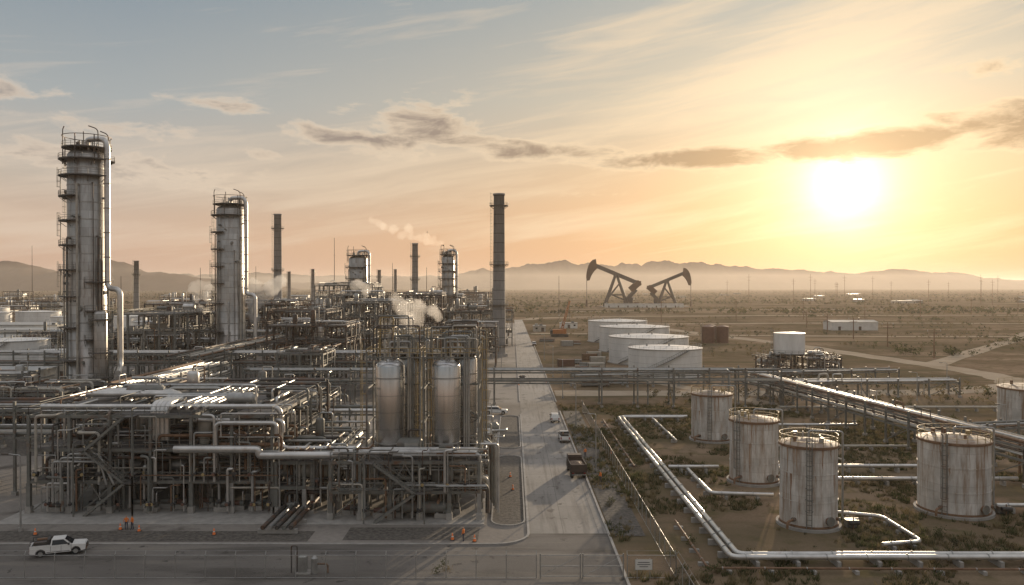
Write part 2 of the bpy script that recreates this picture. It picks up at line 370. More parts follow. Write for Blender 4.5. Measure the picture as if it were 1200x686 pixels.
def process_unit(name,x0,x1,y0,y1,lv,nx,ny,seed,dens=1.0,near=True,vess=True,stair=True,steel=STEEL,railm=None):
    r=random.Random(seed); mb=MB(); railm=railm or steel
    X=[x0+(x1-x0)*i/nx for i in range(nx+1)]; Y=[y0+(y1-y0)*i/ny for i in range(ny+1)]
    cw=.38 if near else .5
    for i,x in enumerate(X):
        for j,y in enumerate(Y):
            t=lv[-1] if (r.random()<.8 or j==0) else lv[-2] if len(lv)>1 else lv[-1]
            mb.beam((x,y,.1),(x,y,t),cw,steel)
            if near: mb.beam((x,y,.1),(x,y,1.0),cw*2,CONC); mb.beam((x,y,1.0),(x,y,lv[0]-.3),cw*1.35,GALV if (i+j)%2 else steel)
    for z in lv:
        for y in Y: mb.beam((x0,y,z-.2),(x1,y,z-.2),.22,steel,.4)
        for x in X: mb.beam((x,y0,z-.2),(x,y1,z-.2),.22,steel,.4)
        for i in range(nx):
            for j in range(ny):
                q=r.random()
                if q<.6: mb.box(X[i]+.1,X[i+1]-.1,Y[j]+.1,Y[j+1]-.1,z+.01,z+.07,GRATE)
                else:
                    for k in range(1,3):
                        xx=X[i]+(X[i+1]-X[i])*k/3; mb.beam((xx,Y[j],z-.15),(xx,Y[j+1],z-.15),.14,steel,.25)
        if near or z==lv[-1] or r.random()<.6:
            w_=.06 if near else .12
            mb.rail([(x0,y0,z),(x1,y0,z)],railm,w=w_,step=1.5 if near else 3); mb.rail([(x0,y0,z),(x0,y1,z)],railm,w=w_,step=2.5); mb.rail([(x1,y0,z),(x1,y1,z)],railm,w=w_,step=2.5)
            mb.rail([(x0,y1,z),(x1,y1,z)],railm,w=w_,step=2.5)
    zs=[.1]+list(lv)
    for k in range(len(lv)):
        for i in range(nx):
            if r.random()<.35: 
                y=r.choice([y0,y1,Y[len(Y)//2]]); xm=(X[i]+X[i+1])/2
                if r.random()<.5: mb.beam((X[i],y,zs[k]),(xm,y,zs[k+1]-.3),.15,steel); mb.beam((X[i+1],y,zs[k]),(xm,y,zs[k+1]-.3),.15,steel)
                else: mb.beam((X[i],y,zs[k]),(X[i+1],y,zs[k+1]-.3),.15,steel)
    nb=int(dens*(x1-x0)*(y1-y0)/14)+4
    for _ in range(nb):
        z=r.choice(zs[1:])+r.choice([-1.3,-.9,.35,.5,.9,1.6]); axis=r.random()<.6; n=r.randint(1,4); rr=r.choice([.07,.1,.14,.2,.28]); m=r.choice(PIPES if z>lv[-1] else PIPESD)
        for k in range(n):
            if axis:
                y=r.choice(Y)+r.uniform(-1.5,1.5)+k*rr*3; a=r.uniform(x0-1,x1-4); b=min(x1+1,a+r.uniform(4,(x1-x0)))
                pts=[(a,y,z),(b,y,z)]
                if r.random()<.6: pts=[(a,y,max(.5,z-r.uniform(2,5)))]+pts
                if r.random()<.5: pts=pts+[(b,y,max(.5,z-r.uniform(1,6)))]
            else:
                x=r.uniform(x0,x1)+k*rr*3; a=r.uniform(y0-.8,y1-3); b=min(y1+.8,a+r.uniform(3,(y1-y0)))
                pts=[(x,a,z),(x,b,z)]
                if r.random()<.7: pts=[(x,a,max(.5,z-r.uniform(2,7)))]+pts
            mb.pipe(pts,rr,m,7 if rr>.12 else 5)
    for _ in range(int(nb*.9)):
        x=r.uniform(x0,x1);y=r.choice([y0-.6,y0+.6,r.uniform(y0,y1)]);z0=r.choice([.5,lv[0]]);z1=min(lv[-1]+1.5,z0+r.uniform(3,9)); rr=r.choice([.06,.09,.13,.2])
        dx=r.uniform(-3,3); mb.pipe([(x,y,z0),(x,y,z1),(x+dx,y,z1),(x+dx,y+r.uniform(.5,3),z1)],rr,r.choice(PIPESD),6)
        if near and r.random()<.5:
            zz=z0+1; mb.cyl((x-.3,y,zz),(x+.3,y,zz),rr*1.8,DARK,8); mb.cyl((x,y-.5,zz),(x,y-.45,zz),.22,r.choice([RED,YEL,DARK]),8)
    if vess:
        for _ in range(int(dens*(x1-x0)*(y1-y0)/55)+2):
            k=r.randrange(len(zs)); z=zs[k]; x=r.uniform(x0+1.5,x1-3);y=r.uniform(y0+1,y1-2); q=r.random(); m=r.choice([SILVP,GALV,BEIGE,STEEL,STEELD])
            if q<.45:
                rr=r.uniform(.5,1.1); ln=r.uniform(3,6); zz=z+.6+rr; mb.drum((x-ln/2,y,zz),(x+ln/2,y,zz),rr,m)
                for s_ in (-.3,.3): mb.cbox((x+ln*s_,y,z+.4),(.3,rr*1.6,.8),CONC)
                mb.pipe([(x,y,zz+rr),(x,y,zz+rr+1),(x+2,y,zz+rr+1),(x+2,y,max(zz-1,.6))],.14,r.choice(PIPES),6)
            elif q<.8:
                rr=r.uniform(.5,1.0); h=r.uniform(2.5,5); mb.vessel(x,y,z+.5,z+.5+h,rr,m,12); mb.lathe(x,y,[(rr*.8,z),(rr*.8,z+.9)],m,10)
                mb.pipe([(x,y,z+.4+h),(x,y,z+h+1.2),(x+1.8,y,z+h+1.2),(x+1.8,y,z+.5)],.11,r.choice(PIPES),6)
            else:
                mb.cbox((x,y,z+.9),(1.8,1.2,1.6),r.choice([STEELD,GALV,STEEL]))
        for _ in range(int(dens*(x1-x0)/4)+1):
            x=r.uniform(x0,x1);y=y0+r.uniform(.5,3); mb.cbox((x,y,.45),(1.8,.9,.6),CONC); mb.cyl((x-.8,y,1.05),(x+.3,y,1.05),.32,r.choice([DARK,STEEL,RED]),10); mb.cyl((x+.3,y,1.05),(x+.8,y,1.05),.42,STEEL,10)
            mb.pipe([(x+.6,y,1.4),(x+.6,y,2.6),(x+.6,y+2,2.6)],.12,r.choice(PIPES),6)
    if stair:
        sx=x0+(x1-x0)*r.uniform(.3,.7); sy=y0-1.3
        for k in range(len(lv)):
            za=zs[k];zb=zs[k+1]; dirn=1 if k%2==0 else -1; xa=sx-dirn*2.6; xb=sx+dirn*2.6
            for o in (-.45,.45): 
                mb.beam((xa,sy+o,za),(xb,sy+o,zb),.12,railm,.3); mb.beam((xa,sy+o,za+1),(xb,sy+o,zb+1),.06,railm)
            ns=int((zb-za)/.35)
            for q in range(ns):
                t=(q+.5)/ns; mb.cbox((xa+(xb-xa)*t,sy,za+(zb-za)*t),(.3,.9,.06),GRATE)
            mb.box(min(xb,xb+dirn*1.2),max(xb,xb+dirn*1.2),sy-.6,sy+1.3,zb,zb+.06,GRATE)
            mb.rail([(xb+dirn*1.2,sy-.6,zb),(xb+dirn*1.2,sy+1.3,zb)],railm); mb.beam((xb+dirn*1.2,sy-.6,.1),(xb+dirn*1.2,sy-.6,zb+1),.16,steel)
    return mb,name,((x0+x1)/2,(y0+y1)/2,0)
def unit(*a,**k):
    mb,n,loc=process_unit(*a,**k); return mb.finish(n,loc)

# ---------------------------------------------------------------- columns
def column(x,y,r,H,plats,seed,pipe_ang=-.25,ladder_ang=pi*1.02,pr=.68):
    rr=random.Random(seed); mb=MB(); base=3
    prof=[(r*1.12,0),(r*1.12,base),(r*1.06,base+.05),(r*1.06,H*.42),(r,H*.44),(r,H-1.6),(r*.9,H-.8),(r*.6,H-.15),(r*.05,H)]
    mb.lathe(x,y,prof,COLM,40)
    for i in range(1,int(H/4.2)):
        z=i*4.2; q=(r*1.06 if z<H*.42 else r)+.07
        mb.lathe(x,y,[(q-.09,z-.14),(q,z-.12),(q,z+.12),(q-.09,z+.14)],GALV,40,False)
    mb.lathe(x,y,[(r*1.25,0),(r*1.25,.5),(r*1.1,.5)],CONC,32,False)
    for (z,a0,a1) in plats: mb.ringplat(x,y,r+.1,r+1.9,z,a0,a1)
    pz=[p[0] for p in plats]; pz.sort(); z0=.5
    for i,z in enumerate(pz):
        a=ladder_ang+(.22 if i%2 else -.2); mb.ladder(x+math.cos(a)*(r+1.5),y+math.sin(a)*(r+1.5),z0,z+1.0,a); z0=z
    for i in range(14):
        a=rr.uniform(-pi,0); z=rr.uniform(6,H-4); q=rr.choice([.25,.35,.5]); mb.cyl((x+math.cos(a)*r*.95,y+math.sin(a)*r*.95,z),(x+math.cos(a)*(r+.9),y+math.sin(a)*(r+.9),z),q,STEEL,10); 
    for i in range(9):
        a=rr.choice([rr.uniform(-.7,.3),rr.uniform(pi*.95,pi*1.35),rr.uniform(-pi/2,-.4)]); z1=rr.uniform(H*.35,H*.95); q=rr.choice([.12,.18,.28]); R1=r*1.06+.55
        mb.pipe([(x+math.cos(a)*r,y+math.sin(a)*r,z1),(x+math.cos(a)*R1,y+math.sin(a)*R1,z1),(x+math.cos(a)*R1,y+math.sin(a)*R1,2)],q,rr.choice([GALV,STEEL,STEELD,BEIGE]),8)
    R1=r+1.5; c,t=math.cos(pipe_ang),math.sin(pipe_ang)
    mb.pipe([(x,y,H-.3),(x,y,H+2.6),(x+c*R1,y+t*R1,H+2.6),(x+c*R1,y+t*R1,H*.46),(x+c*(R1+3.6),y+t*(R1+3.6),H*.46),(x+c*(R1+3.6),y+t*(R1+3.6),10),(x+c*(R1+3.6)+4,y+t*R1-10,9.5)],pr,SILVP,16,bend=2.4)
    for z in range(int(H*.5),int(H),6): mb.lathe(x+c*R1,y+t*R1,[(pr,z-.1),(pr+.2,z-.1),(pr+.2,z+.1),(pr,z+.1)],STEEL,14,False)
    mb.ringplat(x,y,.4,r+1.2,H+.4,0,2*pi)
    for a in (-2.6,-.6,2.2,.9):
        px,py=x+math.cos(a)*(r+.8),y+math.sin(a)*(r+.8); mb.pipe([(px,py,H-3),(px,py,H+4.6),(px-1.6*math.cos(a)-1.0,py,H+5.4)],.13,STEELD,6,bend=1)
    for i in range(14):
        a=rr.uniform(-pi,pi); q=rr.uniform(.5,r); px,py=x+math.cos(a)*q,y+math.sin(a)*q; h=rr.uniform(.8,2.9)
        mb.cyl((px,py,H-.5),(px,py,H+h),rr.choice([.15,.25,.35]),rr.choice([STEEL,STEELD,GALV]),8)
    for i in range(8):
        a=2*pi*i/8; mb.beam((x+math.cos(a)*(r+1),y+math.sin(a)*(r+1),H-4),(x+math.cos(a)*(r+1),y+math.sin(a)*(r+1),H+3.2),.18,STEELD)
    mb.lathe(x,y,[(r+1,H+3.1),(r+1.12,H+3.1),(r+1.12,H+3.25),(r+1,H+3.25),(r+1,H+3.1)],STEELD,24,False)
    return mb
pl=[(z,pi*.62,pi*1.5) for z in (12,20,27.5,34,40,46,52)]+[(57,pi*.5,pi*1.9),(61,pi*.1,pi*1.95)]
mb=column(-105,197,4.4,63.5,pl,1); 
for i,z in enumerate((17,24,31)): mb.ringplat(-105,197,4.7,6.2,z,-1.2,.1)
mb.finish('distillation_column',(-105,197,0))
mb=MB(); mb.vessel(-99.2,192,1,24,1.5,COLM); mb.ringplat(-99.2,192,1.6,2.7,22,0,2*pi); mb.ringplat(-99.2,192,1.6,2.7,14,-2.5,1); mb.ringplat(-99.2,192,1.6,2.7,8,-2.5,1); mb.ladder(-97,192,.5,23,0)
mb.lathe(-99.2,192,[(1.7,0),(1.5,2.2)],CONC,14); mb.finish('stripper_vessel',(-99.2,192,0))
pl=[(z,pi*.6,pi*1.45) for z in (14,24,31,37,43,49)]+[(55,pi*.3,pi*1.9)]
mb=column(-100,283,4.7,58.5,pl,2); mb.finish('distillation_column',(-100,283,0))
mb=column(-83,430,5.0,46,[(z,pi*.5,pi*1.8) for z in (22,28,34,40)],3); mb.finish('distillation_column',(-83,430,0))
mb=column(-34.5,430,3.4,46.5,[(z,0,2*pi) for z in (20,25,30,34,38,42)],4); mb.finish('distillation_column',(-34.5,430,0))

# ---------------------------------------------------------------- chimneys
def chimney(x,y,r,H,rings,m=CHIM):
    mb=MB(); mb.lathe(x,y,[(r*1.18,0),(r*1.05,H*.4),(r*.93,H-.8),(r*1.06,H-.75),(r*1.06,H),(r*.8,H),(r*.75,H-2)],m,26)
    mb.lathe(x,y,[(r*1.6,0),(r*1.6,1.2),(r*1.1,1.2)],CONC,20,False)
    for z in rings: mb.ringplat(x,y,r*.9,r+1.6,z,0,2*pi)
    mb.ladder(x-r*1.2,y-.2,1,H-.5,pi)
    return mb.finish('chimney',(x,y,0))
chimney(-5.5,338,2.45,69,(39,22,5,64))
chimney(-147,500,2.4,75,(40,66))
chimney(-73,600,2.3,62,(35,52))
chimney(-330,700,2.2,52,(40,))
chimney(-150,900,2.0,48,(40,)); chimney(-190,760,1.6,46,()); chimney(-235,840,1.7,45,())
chimney(-120,820,1.5,47,())
def mast(x,y,H,w=.3):
    mb=MB(); mb.cyl((x,y,0),(x,y,H),w,STEELD,6,r2=w*.5); mb.beam((x-w*2,y,H*.8),(x+w*2,y,H*.8),w*.5,STEELD); mb.cyl((x,y,0),(x,y,.8),w*2,CONC,8); mb.finish('radio_mast',(x,y,0))
for (u,D,H) in ((392,600,66),(38,800,70),(330,520,50),(460,700,50),(500,700,46),(655,800,40),(235,620,44),(300,740,48),(142,330,34)):
    mast((u-600)*D/FOC,D,H,.35 if D>500 else .2)

# ---------------------------------------------------------------- front units
mb,n,loc=process_unit('steel_process_structure',-63.5,-31.5,104.5,131,(4.4,8.6,13),6,4,11,1.6)
for k in range(4): mb.pipe([(-62+k*.2,116+k*1.3,14.2),(-50-k*.6,116+k*1.3,14.2),(-46-k*.6,112+k,14.2),(-46-k*.6,106,14.2),(-46-k*.6,106,9.5)],.42,SILVP,12,bend=1.4)
for k in range(5): mb.pipe([(-45+k*1.1,104.8,13.9),(-45+k*1.1,128,13.9)],.24,SILVP,10)
mb.pipe([(-63,106.5,13.8),(-31,106.5,13.8),(-31,106.5,8.2),(-21,106.5,8.2)],.35,SILVP,12,bend=1.2)
mb.pipe([(-44,103.6,8.7),(-33,103.6,8.7),(-33,103.6,7.9),(-20,103.6,7.9)],.5,SILVP,14,bend=1.0)
for k in range(3): mb.pipe([(-60+k,103.9,1.5),(-60+k,103.9,7+k*.5),(-54,103.9,7+k*.5),(-54+k,103.9,4)],.17,GALV,8)
mb.finish(n,loc)
mb,n,loc=process_unit('steel_process_structure',-31.0,-23.6,104.5,124,(3.6,6.9),2,3,12,1.6,stair=False); mb.finish(n,loc)
mb,n,loc=process_unit('vessel_support_structure',-23.2,-4.2,101.5,117.5,(3.8,7.6),5,3,13,1.9)
for (x,y,r,zt) in ((-16.3,106.2,1.9,20.2),(-8.8,106.2,1.9,20.2),(-14.2,111.5,1.7,20.6),(-6.6,111.5,1.7,20.6)):
    mb.vessel(x,y,7.4,zt,r,SILV,40)
    for z in (9.2,17.8): mb.lathe(x,y,[(r,z-.07),(r+.05,z-.07),(r+.05,z+.07),(r,z+.07)],GALV,40,False)
    for a in range(6): 
        q=a*pi/3; mb.beam((x+r*.8*math.cos(q),y+r*.8*math.sin(q),7.6),(x+r*.8*math.cos(q),y+r*.8*math.sin(q),8.6),.25,STEEL)
    for a in range(3):
        mb.pipe([(x+.6*a-.6,y,zt-.3),(x+.6*a-.6,y,zt+1.5+a*.8),(x+2.4+a*.3,y+.5,zt+1.5+a*.8),(x+2.4+a*.3,y+.5,8)],.14,R.choice([GALV,GALV,BEIGE,STEEL]),8)
for (xa,xb) in ((-19,-12),(-11.6,-4.4)):
    for xx in (xa,xb):
        for yy in (104,109,114): mb.beam((xx,yy,7.6),(xx,yy,24.2 if yy>105 else 21.5),.2,STEEL)
    for z in (12,16.5,20.6,22.8):
        for yy in (109,114) if z!=20.6 else (104,109,114): mb.beam((xa,yy,z),(xb,yy,z),.18,STEEL)
        for xx in (xa,xb): mb.beam((xx,104 if z<21 else 109,z),(xx,114,z),.18,STEEL)
    mb.box(xa,xb,108,114,20.65,20.72,GRATE); mb.rail([(xa,104,20.7),(xb,104,20.7),(xb,114,20.7),(xa,114,20.7)],YEL,closed=True,step=1.2)
    mb.rail([(xa,109,22.9),(xb,109,22.9),(xb,114,22.9),(xa,114,22.9)],YEL,closed=True,step=1.2)
    for k in range(12):
        x=R.uniform(xa,xb);y=R.uniform(104.5,114);h=R.uniform(22.3,26); x2=R.uniform(xa,xb); mb.pipe([(x,y,20.5),(x,y,h),(x2,y,h),(x2,y,21)],.1,R.choice([YEL,BEIGE,GALV,STEEL,STEELD]),6)
    for k in range(3): mb.vessel(R.uniform(xa+.5,xb-.5),R.uniform(109,113),20.8,R.uniform(22.5,24),.5,R.choice([BEIGE,GALV,STEEL]),10)
    mb.ladder(xa-.4,106,7.8,21.5,pi,YEL); mb.ladder(xb+.3,110,7.8,23,0,YEL)
    for yy in (109,): 
        mb.beam((xa,yy,7.6),(xb,yy,12),.12,STEEL); mb.beam((xb,yy,12),(xa,yy,16.5),.12,STEEL)
for k in range(5): mb.pipe([(-4.0+k*.3,103+k*1.6,9.5),(-1.8-k*.3,103+k*1.6,9.5-.5*k),(-1.8-k*.3,103+k*1.6,.6)],.17,PIPESD[k],8)
for k in range(3): mb.pipe([(-23,102.2+k*.8,8.5+k*.1),(-4.2,102.2+k*.8,8.5+k*.1),(-4.2,102.2+k*.8,3)],.25,SILVP,10)
mb.finish(n,loc)
mb=MB()
for k in range(5): mb.pipe([(-30+k*.85,95.5,.9),(-30+k*.85,121,.9),(-30+k*.85,121,5)],.27,[STEELD,GALV,STEELD,STEEL,STEELD][k],10)
for y in range(96,121,4): mb.box(-30.7,-25.9,y-.2,y+.2,.1,.62,CONC)
mb.finish('ground_pipe_bundle',(-28,108,0))
unit('steel_process_structure',-52,-34,140,158,(5,9),3,3,31,1.0)
unit('steel_process_structure',-120,-95,165,185,(4,7.5),4,3,32,1.2,stair=False)
unit('steel_process_structure',-6.2,-2.6,119,128,(3,6),1,2,36,1.6,stair=False)
pipe_rack('pipe_rack',(-150,117),(-63.8,117),7,(8.6,12.6),7,8,41,.4)
pipe_rack('pipe_rack',(-150,150),(-22,150),6,(6.5,),8,7,42,.35)
pipe_rack('pipe_rack',(-73,136),(-73,196),8,(8.5,11),8,9,43,.4)
pipe_rack('pipe_bridge',(-66,198),(66,198),6,(6.4,9),9,7,44,.36,skip=((66,80),))
pipe_rack('pipe_rack',(-85,205),(-85,420),9,(8,11.5),9,10,45,.42)
pipe_rack('pipe_rack',(-170,232),(-18,232),7,(7.5,10.5),9,8,46,.4)
pipe_rack('pipe_rack',(-200,178),(-110,182),7,(7,10),9,8,47,.4)
pipe_rack('pipe_rack',(-200,310),(-14,310),8,(9,12),10,8,48,.45)
pipe_rack('pipe_rack',(-30,205),(-30,330),6,(6,9),9,7,49,.35)
pipe_rack('pipe_rack',(66,214),(79,118),6,(4.3,6.2),7,7,50,.34)
pipe_rack('pipe_rack',(79.2,117.5),(84,62),6,(4.3,6.2),7,7,51,.34)
pipe_rack('pipe_rack',(69,213),(120,216),5,(4.3,),8,6,52,.3)
pipe_rack('pipe_rack',(18,235),(120,250),5,(3.5,),8,5,53,.3)
pipe_rack('pipe_rack',(88,150),(150,165),4,(3.5,),7,4,54,.3)
bg=[(-74,-50,240,262,(7,13,18),61),(-128,-108,255,285,(8,15,21),62),(-92,-70,300,325,(8,15,20),63),(-60,-38,285,305,(7,13,19,24),64),
 (-120,-94,345,370,(8,15,22),65),(-78,-58,345,372,(8,15,21,26),66),(-52,-30,340,362,(8,14,20,26),67),(-27,-8,345,372,(7,13,19),68),(-180,-150,390,420,(8,15,21),69),
 (-102,-72,412,440,(8,16,24,30),70),(-48,-26,415,445,(8,16,24),71),(-150,-118,430,460,(8,14,20),72),(-26,-6,290,308,(6,11,15),73),(-150,-125,320,345,(7,13,18),75),
 (-14,0,395,415,(7,13,18),76),(-185,-150,300,330,(6,11),77),(-62,-50,210,224,(5,9,12),78)]
for (x0,x1,y0,y1,lv,sd) in bg: unit('steel_process_structure',x0,x1,y0,y1,lv,4,3,sd,.75,near=False,stair=False,steel=STEELD if sd%2 else STEEL,vess=True)
def far_unit(x,y,w,h,seed):
    r=random.Random(seed); mb=MB()
    for i in range(5):
        for j in range(2): mb.beam((x+w*i/4,y+j*10,0),(x+w*i/4,y+j*10,h),.8,STEELD)
    for k in range(1,5):
        for j in range(2): mb.beam((x,y+j*10,h*k/4),(x+w,y+j*10,h*k/4),.7,STEELD)
    for k in range(6):
        a=x+r.uniform(0,w); hh=r.uniform(.3,1.35)*h; q=r.uniform(.8,2.2); mb.vessel(a,y+r.uniform(0,10),1,hh,q,r.choice([GALV,BEIGE,STEEL,WHITE2]),10)
    for k in range(10):
        z=r.uniform(.1,1)*h; a=x+r.uniform(0,w*.4); mb.cyl((a,y-1,z),(a+r.uniform(.3,.6)*w,y-1,z),.5,r.choice(PIPES),6)
    mb.finish('process_unit',(x,y,0))
for i in range(34):
    D=R.uniform(520,1300); u=R.choice([R.uniform(-60,560),R.uniform(160,560)]); far_unit((u-600)*D/FOC,D,R.uniform(25,50),R.uniform(9,24),200+i)
def building(x0,x1,y0,y1,h,m=WHITE2,name='industrial_building',pitch=0.0,wins=True):
    mb=MB(); mb.box(x0,x1,y0,y1,0,h,m)
    if pitch:
        ym=(y0+y1)/2; mb.add([(x0-.4,y0-.4,h),(x1+.4,y0-.4,h),(x1+.4,ym,h+pitch),(x0-.4,ym,h+pitch),(x1+.4,y1+.4,h),(x0-.4,y1+.4,h)],[(0,1,2,3),(3,2,4,5),(0,3,5),(1,4,2)],GALV)
    else:
        mb.box(x0-.25,x1+.25,y0-.25,y1+.25,h,h+.4,GALV); mb.box(x0+1,x0+3,y0+1,y0+3,h+.4,h+1.6,GALV); mb.box(x1-4,x1-2,y0+2,y0+4,h+.4,h+1.3,STEEL)
    n=int((x1-x0)/3.2)
    for i in range(n):
        cx=x0+(i+.5)*(x1-x0)/n
        if i%4==1: mb.box(cx-.9,cx+.9,y0-.06,y0-.003,.05,2.6,STEELD)
        elif wins: mb.box(cx-.7,cx+.7,y0-.05,y0-.003,h*.45,h*.45+1.1,GLASS)
    mb.finish(name,((x0+x1)/2,(y0+y1)/2,0))
building(-235,-203,300,330,9); building(-137,-122,200,213,8,BEIGE); building(-160,-142,205,222,7,WHITE2)
building(-150,-138,255,268,7,BEIGE); building(215,246,535,550,5.5,WHITE2,pitch=1.2,wins=False); building(-175,-160,340,352,7); building(-290,-240,420,450,9)
building(14,22,520,528,3.5,BEIGE,'site_cabin'); building(34,46,560,568,3.5,WHITE2,'site_cabin'); building(52,60,505,512,3.2,GALV,'site_cabin')
for i in range(46):
    D=R.uniform(600,2300) if i<32 else R.uniform(1300,2800); u=R.uniform(-80,560) if i<32 else R.uniform(560,1250); x=(u-600)*D/FOC
    building(x,x+(R.uniform(18,60) if i<32 else R.uniform(14,36)),D,D+R.uniform(12,24),R.uniform(4,9) if i<32 else R.uniform(3,5),R.choice([WHITE2,BEIGE,GALV,BEIGE,STEEL]) if i<32 else R.choice([BEIGE,STEEL,GALV]),'warehouse',pitch=R.choice([0,1.5]),wins=False)
def container(x,y,m,rot=0):
    mb=MB(); mb.box(-3,3,-1.22,1.22,.15,2.7,m)
    for i in range(22):
        for s_ in (-1,1): mb.box(-2.9+i*.27,-2.8+i*.27,s_*1.25-.025,s_*1.25+.025,.3,2.6,m)
    for s_ in (-3,3):
        for t in (-1.2,1.2): mb.box(s_-.08,s_+.08,t-.08,t+.08,0,2.78,STEELD)
    mb.finish_local('shipping_container',(x,y,.0),rot)
for i in range(10): container(R.uniform(16,34),R.uniform(255,520),R.choice([RED,BLUEC,BEIGE,GALV,RUST]),R.choice([0,pi/2,.1]))
for i in range(8):
    mb=MB(); x=R.uniform(15,33);y=R.uniform(230,430)
    for r_ in range(3):
        for c in range(6-r_): mb.cyl((x-4,y+c*.55+r_*.27,.5+r_*.47),(x+4,y+c*.55+r_*.27,.5+r_*.47),.26,R.choice([RUST,STEEL,GALV]),8)
    mb.box(x-3,x-2.7,y-.4,y+3.4,0,.24,CARD); mb.box(x+2.7,x+3,y-.4,y+3.4,0,.24,CARD); mb.finish('pipe_stack',(x,y,0))

# ---------------------------------------------------------------- tanks
def white_tank(x,y,r,h,stair=True):
    mb=MB(); mb.lathe(x,y,[(r,0.3),(r,h)],WHITE,64); mb.lathe(x,y,[(r+.1,h-.02),(r*.5,h+r*.035),(.05,h+r*.06)],WHITE,64)
    mb.lathe(x,y,[(r+.6,0),(r+.6,.3),(r-.1,.3)],CONC,48,False)
    for z in [h*.25,h*.5,h*.75]: mb.lathe(x,y,[(r+.01,z-.03),(r+.03,z-.03),(r+.03,z+.03),(r+.01,z+.03)],GALV,64,False)
    mb.lathe(x,y,[(r,h-.3),(r+.22,h-.25),(r+.22,h),(r,h+.03)],GALV,64,False)
    pts=[(x+(r-.2)*math.cos(2*pi*i/40),y+(r-.2)*math.sin(2*pi*i/40),h+.05) for i in range(40)]
    mb.rail(pts,GALV,closed=True,step=3,w=.06)
    if stair:
        n=26;a0=-pi*.8;a1=-pi*.35
        P=[(x+(r+.6)*math.cos(a0+(a1-a0)*i/n),y+(r+.6)*math.sin(a0+(a1-a0)*i/n),.4+(h-.4)*i/n) for i in range(n+1)]
        for a,b in zip(P,P[1:]): mb.beam(a,b,.9,STEEL,.12); mb.beam((a[0],a[1],a[2]+1.1),(b[0],b[1],b[2]+1.1),.08,STEEL); mb.beam(a,(a[0],a[1],a[2]+1.1),.05,STEEL)
    mb.cyl((x-r*.4,y-r*.92,1.2),(x-r*.4,y-r-2.5,1.2),.35,SILVP,10); mb.cyl((x+r*.3,y-r*.9,1.1),(x+r*.3,y-r-.6,1.1),.6,GALV,14)
    mb.cyl((x+1,y-2,h),(x+1,y-2,h+1.6),.3,GALV,8); mb.cyl((x-r*.5,y,h),(x-r*.5,y,h+1.3),.35,GALV,8)
    mb.finish('white_storage_tank',(x,y,0))
white_tank(51.5,268,12.2,9.3); white_tank(53.5,312,15.4,10.3); white_tank(56.5,368,16,11.3); white_tank(57,430,15.8,11.2)
white_tank(-172,274,11.5,11.5); white_tank(-150,262,5,9,False)
for (x,y,r,h) in ((-185,405,8,12),(-166,412,7,12),(-330,555,14,12),(-372,570,12,11),(-290,520,10,10),(-176,365,6,9),(-205,380,7,9.5),(-240,500,10,11),(-420,640,14,12)): white_tank(x,y,r,h,False)
building(-260,-215,390,410,8,WHITE2)
